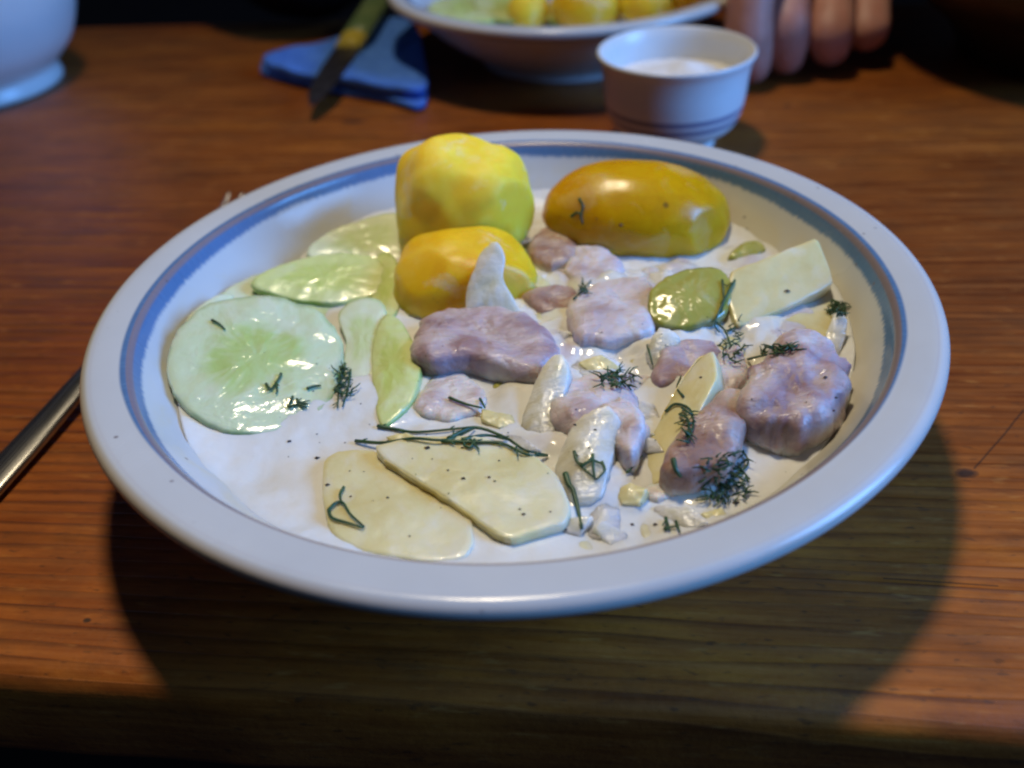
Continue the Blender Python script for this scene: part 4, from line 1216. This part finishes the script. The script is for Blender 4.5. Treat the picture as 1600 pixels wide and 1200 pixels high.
for px, z, ti, lab, sd in (
 ([(668,12),(700,-6),(752,-8),(788,6),(784,26),(740,34),(695,28)], 0.0250, (0, 0.1), 'cucumber slice at the left of the far plate', 71),
 ([(742,0),(780,-14),(830,-10),(850,8),(826,28),(780,30),(750,18)], 0.0270, (0.1, 0.2), 'cucumber slice left of the potatoes on the far plate', 72),
 ([(850,12),(880,-6),(896,6),(892,28),(862,34)], 0.0250, (0.2, 0.3), 'cucumber sliver between the potatoes on the far plate', 73)):
    slab('cucumber_slice', M['cucumber_green'], px, z, 0.003, lab, 'cucumber slice', G, ti, 0.0008, 0.0006, seed=sd, carry=False)
def far_cream():
    verts, faces = [], []
    n = 72
    verts.append(FP+Vector((0, 0, 0.0150)))
    for i in range(1, 9):
        for k in range(n):
            a = math.tau*k/n
            r = 0.0945*FS*i/8
            verts.append(FP+Vector((r*math.cos(a), r*math.sin(a), 0.0150+0.0008*noise.noise(Vector((r*40*math.cos(a), r*40*math.sin(a), 9))))))
    for k in range(n):
        faces.append((0, 1+k, 1+(k+1) % n))
    for i in range(7):
        for k in range(n):
            a = 1+i*n+k
            b = 1+i*n+(k+1) % n
            faces.append((a, a+n, b+n, b))
    o = link_mesh('cream_sauce', verts, faces, M['sauce'], loc=tuple(FP+Vector((0, 0, 0.0135))))
    tag(o, 'cream pooled in the far plate under its cucumber and potatoes', 'sauce')
far_cream()

# ------------------------------------------------------------------ salt cup
CP = Vector((0.0932, 0.2245, TZ))
cup = empty('salt_cup', CP)
tag(cup, 'small footed white cup with blue stripes holding salt behind the plate', 'cup')
prof = [(0.0, 0.0043), (0.0139, 0.0043), (0.0198, 0.0), (0.0224, 0.0), (0.0228, 0.0021), (0.0227, 0.0048), (0.0265, 0.0073), (0.0321, 0.0118), (0.0355, 0.0192), (0.0369, 0.0283), (0.0376, 0.0374), (0.0387, 0.0438), (0.0402, 0.0472), (0.0406, 0.0487), (0.0398, 0.0496), (0.0385, 0.0487), (0.0366, 0.0444), (0.0353, 0.0363), (0.034, 0.0257), (0.0289, 0.0171), (0.0192, 0.0128), (0.0, 0.0118)]
lathe('cup_body', spline_prof(prof, 4), M['cup'], cup, (0, 0, 0), 96)
def salt():
    verts, faces = [], []
    n = 48
    C = CP+Vector((0, 0, 0.0352))
    def hh(x, y):
        e = math.exp(-(((x-0.010)/0.014)**2+((y+0.002)/0.018)**2))
        e2 = math.exp(-(((x+0.008)/0.018)**2+((y-0.004)/0.018)**2))
        return 0.0075*e+0.004*e2+0.0009*noise.noise(Vector((x*120, y*120, 0)))-0.002
    verts.append(C+Vector((0, 0, hh(0, 0))))
    for i in range(1, 17):
        for k in range(n):
            a = math.tau*k/n
            r = 0.0352*i/16
            x, y = r*math.cos(a), r*math.sin(a)
            verts.append(C+Vector((x, y, hh(x, y))))
    for k in range(n):
        faces.append((0, 1+k, 1+(k+1) % n))
    for i in range(15):
        for k in range(n):
            a = 1+i*n+k
            b = 1+i*n+(k+1) % n
            faces.append((a, a+n, b+n, b))
    o = link_mesh('salt', verts, faces, M['salt'], loc=tuple(CP+Vector((0, 0, 0.030))))
    tag(o, 'heap of white salt in the small striped cup', 'salt')
salt()

# ------------------------------------------------------------------ white bowl at the left edge
BP = Vector((-0.3603, 0.3961, TZ))
bowl = empty('serving_bowl', BP)
tag(bowl, 'tall white footed bowl cut off by the left edge of the picture', 'bowl')
prof = [(0.0, 0.0064), (0.047, 0.0064), (0.0502, 0.0), (0.0567, 0.0), (0.0583, 0.0032), (0.0561, 0.0102), (0.062, 0.016), (0.0727, 0.0278), (0.0807, 0.046), (0.0845, 0.0663), (0.0855, 0.0909), (0.0861, 0.1122), (0.0877, 0.1219), (0.0864, 0.1245), (0.0839, 0.1224), (0.0818, 0.1069), (0.0807, 0.0663), (0.0727, 0.0363), (0.0534, 0.0203), (0.0, 0.016)]
lathe('bowl_body', spline_prof(prof, 4), M['bowl'], bowl, (0, 0, 0), 96)

# ------------------------------------------------------------------ dark clay bowl at the right
DP = Vector((0.3742, 0.3255, TZ))
dp = empty('clay_bowl', DP)
tag(dp, 'dark brown clay bowl in deep shade at the upper right', 'bowl')
prof = [(0.0, 0.0053), (0.0641, 0.0043), (0.0706, 0.0), (0.077, 0.0), (0.0791, 0.0064), (0.0898, 0.0214), (0.1122, 0.0385), (0.1304, 0.0556), (0.14, 0.077), (0.1411, 0.0983), (0.1422, 0.1069), (0.14, 0.1101), (0.1368, 0.1069), (0.1358, 0.0962), (0.1326, 0.077), (0.1197, 0.0556), (0.0962, 0.0363), (0.0534, 0.0182), (0.0, 0.015)]
lathe('bowl_body', spline_prof(prof, 4), M['clay'], dp, (0, 0, 0), 96)

# ------------------------------------------------------------------ blue napkin and knife
nap = empty('napkin', P(540, 100, TZ))
tag(nap, 'folded blue cloth napkin under the small knife', 'napkin')
def fold(px, z, thick, seed, amp):
    out = smooth_closed([P(x, y, z) for x, y in px], 72)
    c = sum(out, Vector())/len(out)
    verts, faces, rows = [], [], []
    def w(q):
        return amp*noise.noise(Vector((q.x*30+seed, q.y*22, seed)))+amp*0.5*noise.noise(Vector((q.x*70, q.y*60+seed, 1)))
    for s, dz in ((0.5, -1), (0.97, -1), (1.0, -0.75), (1.0, -0.25), (0.985, -0.02), (0.95, 0), (0.8, 0), (0.6, 0), (0.4, 0), (0.2, 0)):
        ids = []
        for p in out:
            q = c+(p-c)*s
            q.z = z+dz*thick+w(q)*(1 if dz > -0.9 else 0)
            ids.append(len(verts))
            verts.append(q)
        rows.append(ids)
    for a, b in zip(rows, rows[1:]):
        for k in range(72):
            faces.append((a[k], a[(k+1) % 72], b[(k+1) % 72], b[k]))
    faces.append(tuple(rows[0])[::-1])
    verts.append(c+Vector((0, 0, w(c))))
    for k in range(72):
        faces.append((rows[-1][k], rows[-1][(k+1) % 72], len(verts)-1))
    o = link_mesh('cloth_fold', verts, faces, M['cloth'], parent=nap, loc=tuple(nap.location))
    return o
fold([(408,100),(420,92),(520,74),(600,44),(650,46),(664,112),(660,162),(600,150),(530,138),(470,124),(412,110)], TZ+0.0052, 0.0046, 1.3, 0.0010)
fold([(411,86),(440,80),(520,62),(600,32),(648,36),(664,96),(661,138),(600,134),(530,122),(470,112),(420,98)], TZ+0.0120, 0.0050, 3.3, 0.0036)
def build_knife():
    tip = P(484, 166, TZ+0.0105)
    tail = P(592, 0, TZ+0.0235)
    d = tail-tip
    L = d.length
    k = empty('kitchen_knife', tip)
    tag(k, 'small dark-bladed knife with green and yellow handle lying on the napkin', 'knife')
    k.rotation_euler = d.to_track_quat('X', 'Z').to_euler()
    # blade: tip at x=0, belly on the right
    LB = L*0.50
    pr = [(0.0, 0.0, 0.0), (0.012, 0.0046, -0.0044), (0.028, 0.0072, -0.0074), (0.055, 0.0084, -0.0084), (LB-0.006, 0.0084, -0.0084), (LB, 0.005, -0.005)]
    verts, faces = [], []
    for x, a, b in pr:
        verts += [Vector((x, a, 0.0010)), Vector((x, b, 0.0003)), Vector((x, b, -0.0003)), Vector((x, a, -0.0010))]
    for i in range(len(pr)-1):
        for j in range(4):
            q = i*4+j
            r = i*4+(j+1) % 4
            faces.append((q, r, r+4, q+4))
    faces.append((0, 1, 2, 3))
    faces.append(tuple((len(pr)-1)*4+j for j in range(4))[::-1])
    o = link_mesh('blade', verts, faces, M['blade'], smooth=False)
    o.parent = k
    for nm, x0, x1, mt, w in (('bolster', LB-0.002, LB+0.018, 'handle_yellow', 0.0088), ('handle', LB+0.0175, L*0.985, 'handle', 0.0096), ('end_cap', L*0.984, L+0.006, 'handle_yellow', 0.0098)):
        verts, faces = [], []
        tube(verts, faces, [Vector((x0+(x1-x0)*i/6, 0, 0)) for i in range(7)], w, w*1.04, 14, 0.62)
        o = link_mesh(nm, verts, faces, M[mt])
        o.parent = k
build_knife()

# ------------------------------------------------------------------ the person opposite: hand and dark sweater
def skin_mesh(name, nodes, edges, mat, parent, subdiv=2, root=0):
    me = bpy.data.meshes.new(name)
    me.from_pydata([tuple(n[0]) for n in nodes], edges, [])
    o = bpy.data.objects.new(name, me)
    col.objects.link(o)
    md = o.modifiers.new('skin', 'SKIN')
    sv = me.skin_vertices[0].data if me.skin_vertices else None
    if sv is None:
        me.attributes.new
    for i, n in enumerate(nodes):
        r = n[1]
        sv[i].radius = (r, r) if not isinstance(r, tuple) else r
        sv[i].use_root = (i == root)
    md.use_smooth_shade = True
    s = o.modifiers.new('sub', 'SUBSURF')
    s.levels = subdiv
    s.render_levels = subdiv
    me.materials.append(mat)
    o.parent = parent
    o.location = -parent.location if parent else (0, 0, 0)
    return o
def build_person():
    t = empty('person', (0.20, 0.62, -0.74+TZ))
    tag(t, 'person in a dark sweater across the table, loosely closed hand resting beside the cup', 'person')
    # fingers: knuckle, first joint, second joint, tip (photo columns of the four fingers)
    fx = [(1168, 0.0), (1228, 0.010), (1296, 0.018), (1352, 0.030)]
    tipz = [-0.010, -0.009, -0.0045, 0.002]
    nodes, edges = [], []
    wrist = Vector((0.2801, 0.4666, 0.0619))
    palm = Vector((0.2373, 0.4078, 0.0725))
    nodes.append((palm, (0.030, 0.022)))
    nodes.append((wrist, (0.030, 0.022)))
    edges.append((0, 1))
    nodes.append((wrist+Vector((0.05, 0.075, 0.0)), 0.030))
    edges.append((1, 2))
    for i, (px, dy) in enumerate(fx):
        y0 = 0.2977+dy
        dip = PY(px, (64, 40, 52, 46)[i], y0-(0.0, 0.004, 0.012, 0.010)[i])
        tip = PY(px+(8 if i == 0 else -2), 140 if i == 0 else 128 if i < 2 else (112 if i == 2 else 96), y0+0.006)
        tip.z = tipz[i]
        pip = PY(px+6, -34, y0+(0.006, 0.024, 0.030, 0.030)[i])
        mcp = palm.lerp(pip, 0.42)+Vector((0, 0, 0.010))
        b = len(nodes)
        nodes.append((mcp, 0.0125))
        nodes.append((pip, 0.0160))
        nodes.append((pip.lerp(dip, 0.55), 0.0140))
        nodes.append((dip, 0.0160))
        nodes.append((tip.lerp(dip, 0.35), 0.0130))
        nodes.append((tip, 0.0090))
        edges += [(0, b), (b, b+1), (b+1, b+2), (b+2, b+3), (b+3, b+4), (b+4, b+5)]
    # thumb, from the side of the palm, tucked behind the fingers
    b = len(nodes)
    nodes.append((palm+Vector((-0.030, -0.004, -0.020)), 0.014))
    nodes.append((palm+Vector((-0.036, -0.030, -0.040)), 0.0115))
    nodes.append((palm+Vector((-0.022, -0.050, -0.055)), 0.0085))
    edges += [(0, b), (b, b+1), (b+1, b+2)]
    skin_mesh('hand', nodes, edges, M['skin'], t, 3)
    # sweater: chest, two sleeves; the left sleeve lies on the far edge of the table
    nodes = [(Vector((0.0641, 0.8728, 0.0084)), (0.19, 0.13)), (Vector((0.0641, 0.8942, -0.2802)), (0.19, 0.13)), (Vector((0.0641, 0.8942, 0.2222)), (0.20, 0.13)),
             (Vector((0.3207, 0.8728, 0.2008)), 0.07), (Vector((0.4276, 0.7232, 0.0619)), 0.055), (Vector((0.3367, 0.5521, 0.0619)), 0.042), (Vector((0.3025, 0.5008, 0.0629)), 0.037),
             (Vector((-0.2138, 0.8728, 0.2008)), 0.07), (Vector((-0.2298, 0.6323, 0.0832)), 0.060), (Vector((-0.1443, 0.4794, 0.0405)), 0.066), (Vector((-0.0428, 0.52, 0.0993)), 0.044)]
    edges = [(0, 1), (0, 2), (2, 3), (3, 4), (4, 5), (5, 6), (2, 7), (7, 8), (8, 9), (9, 10)]
    skin_mesh('sweater', nodes, edges, M['knit'], t, 2)
build_person()
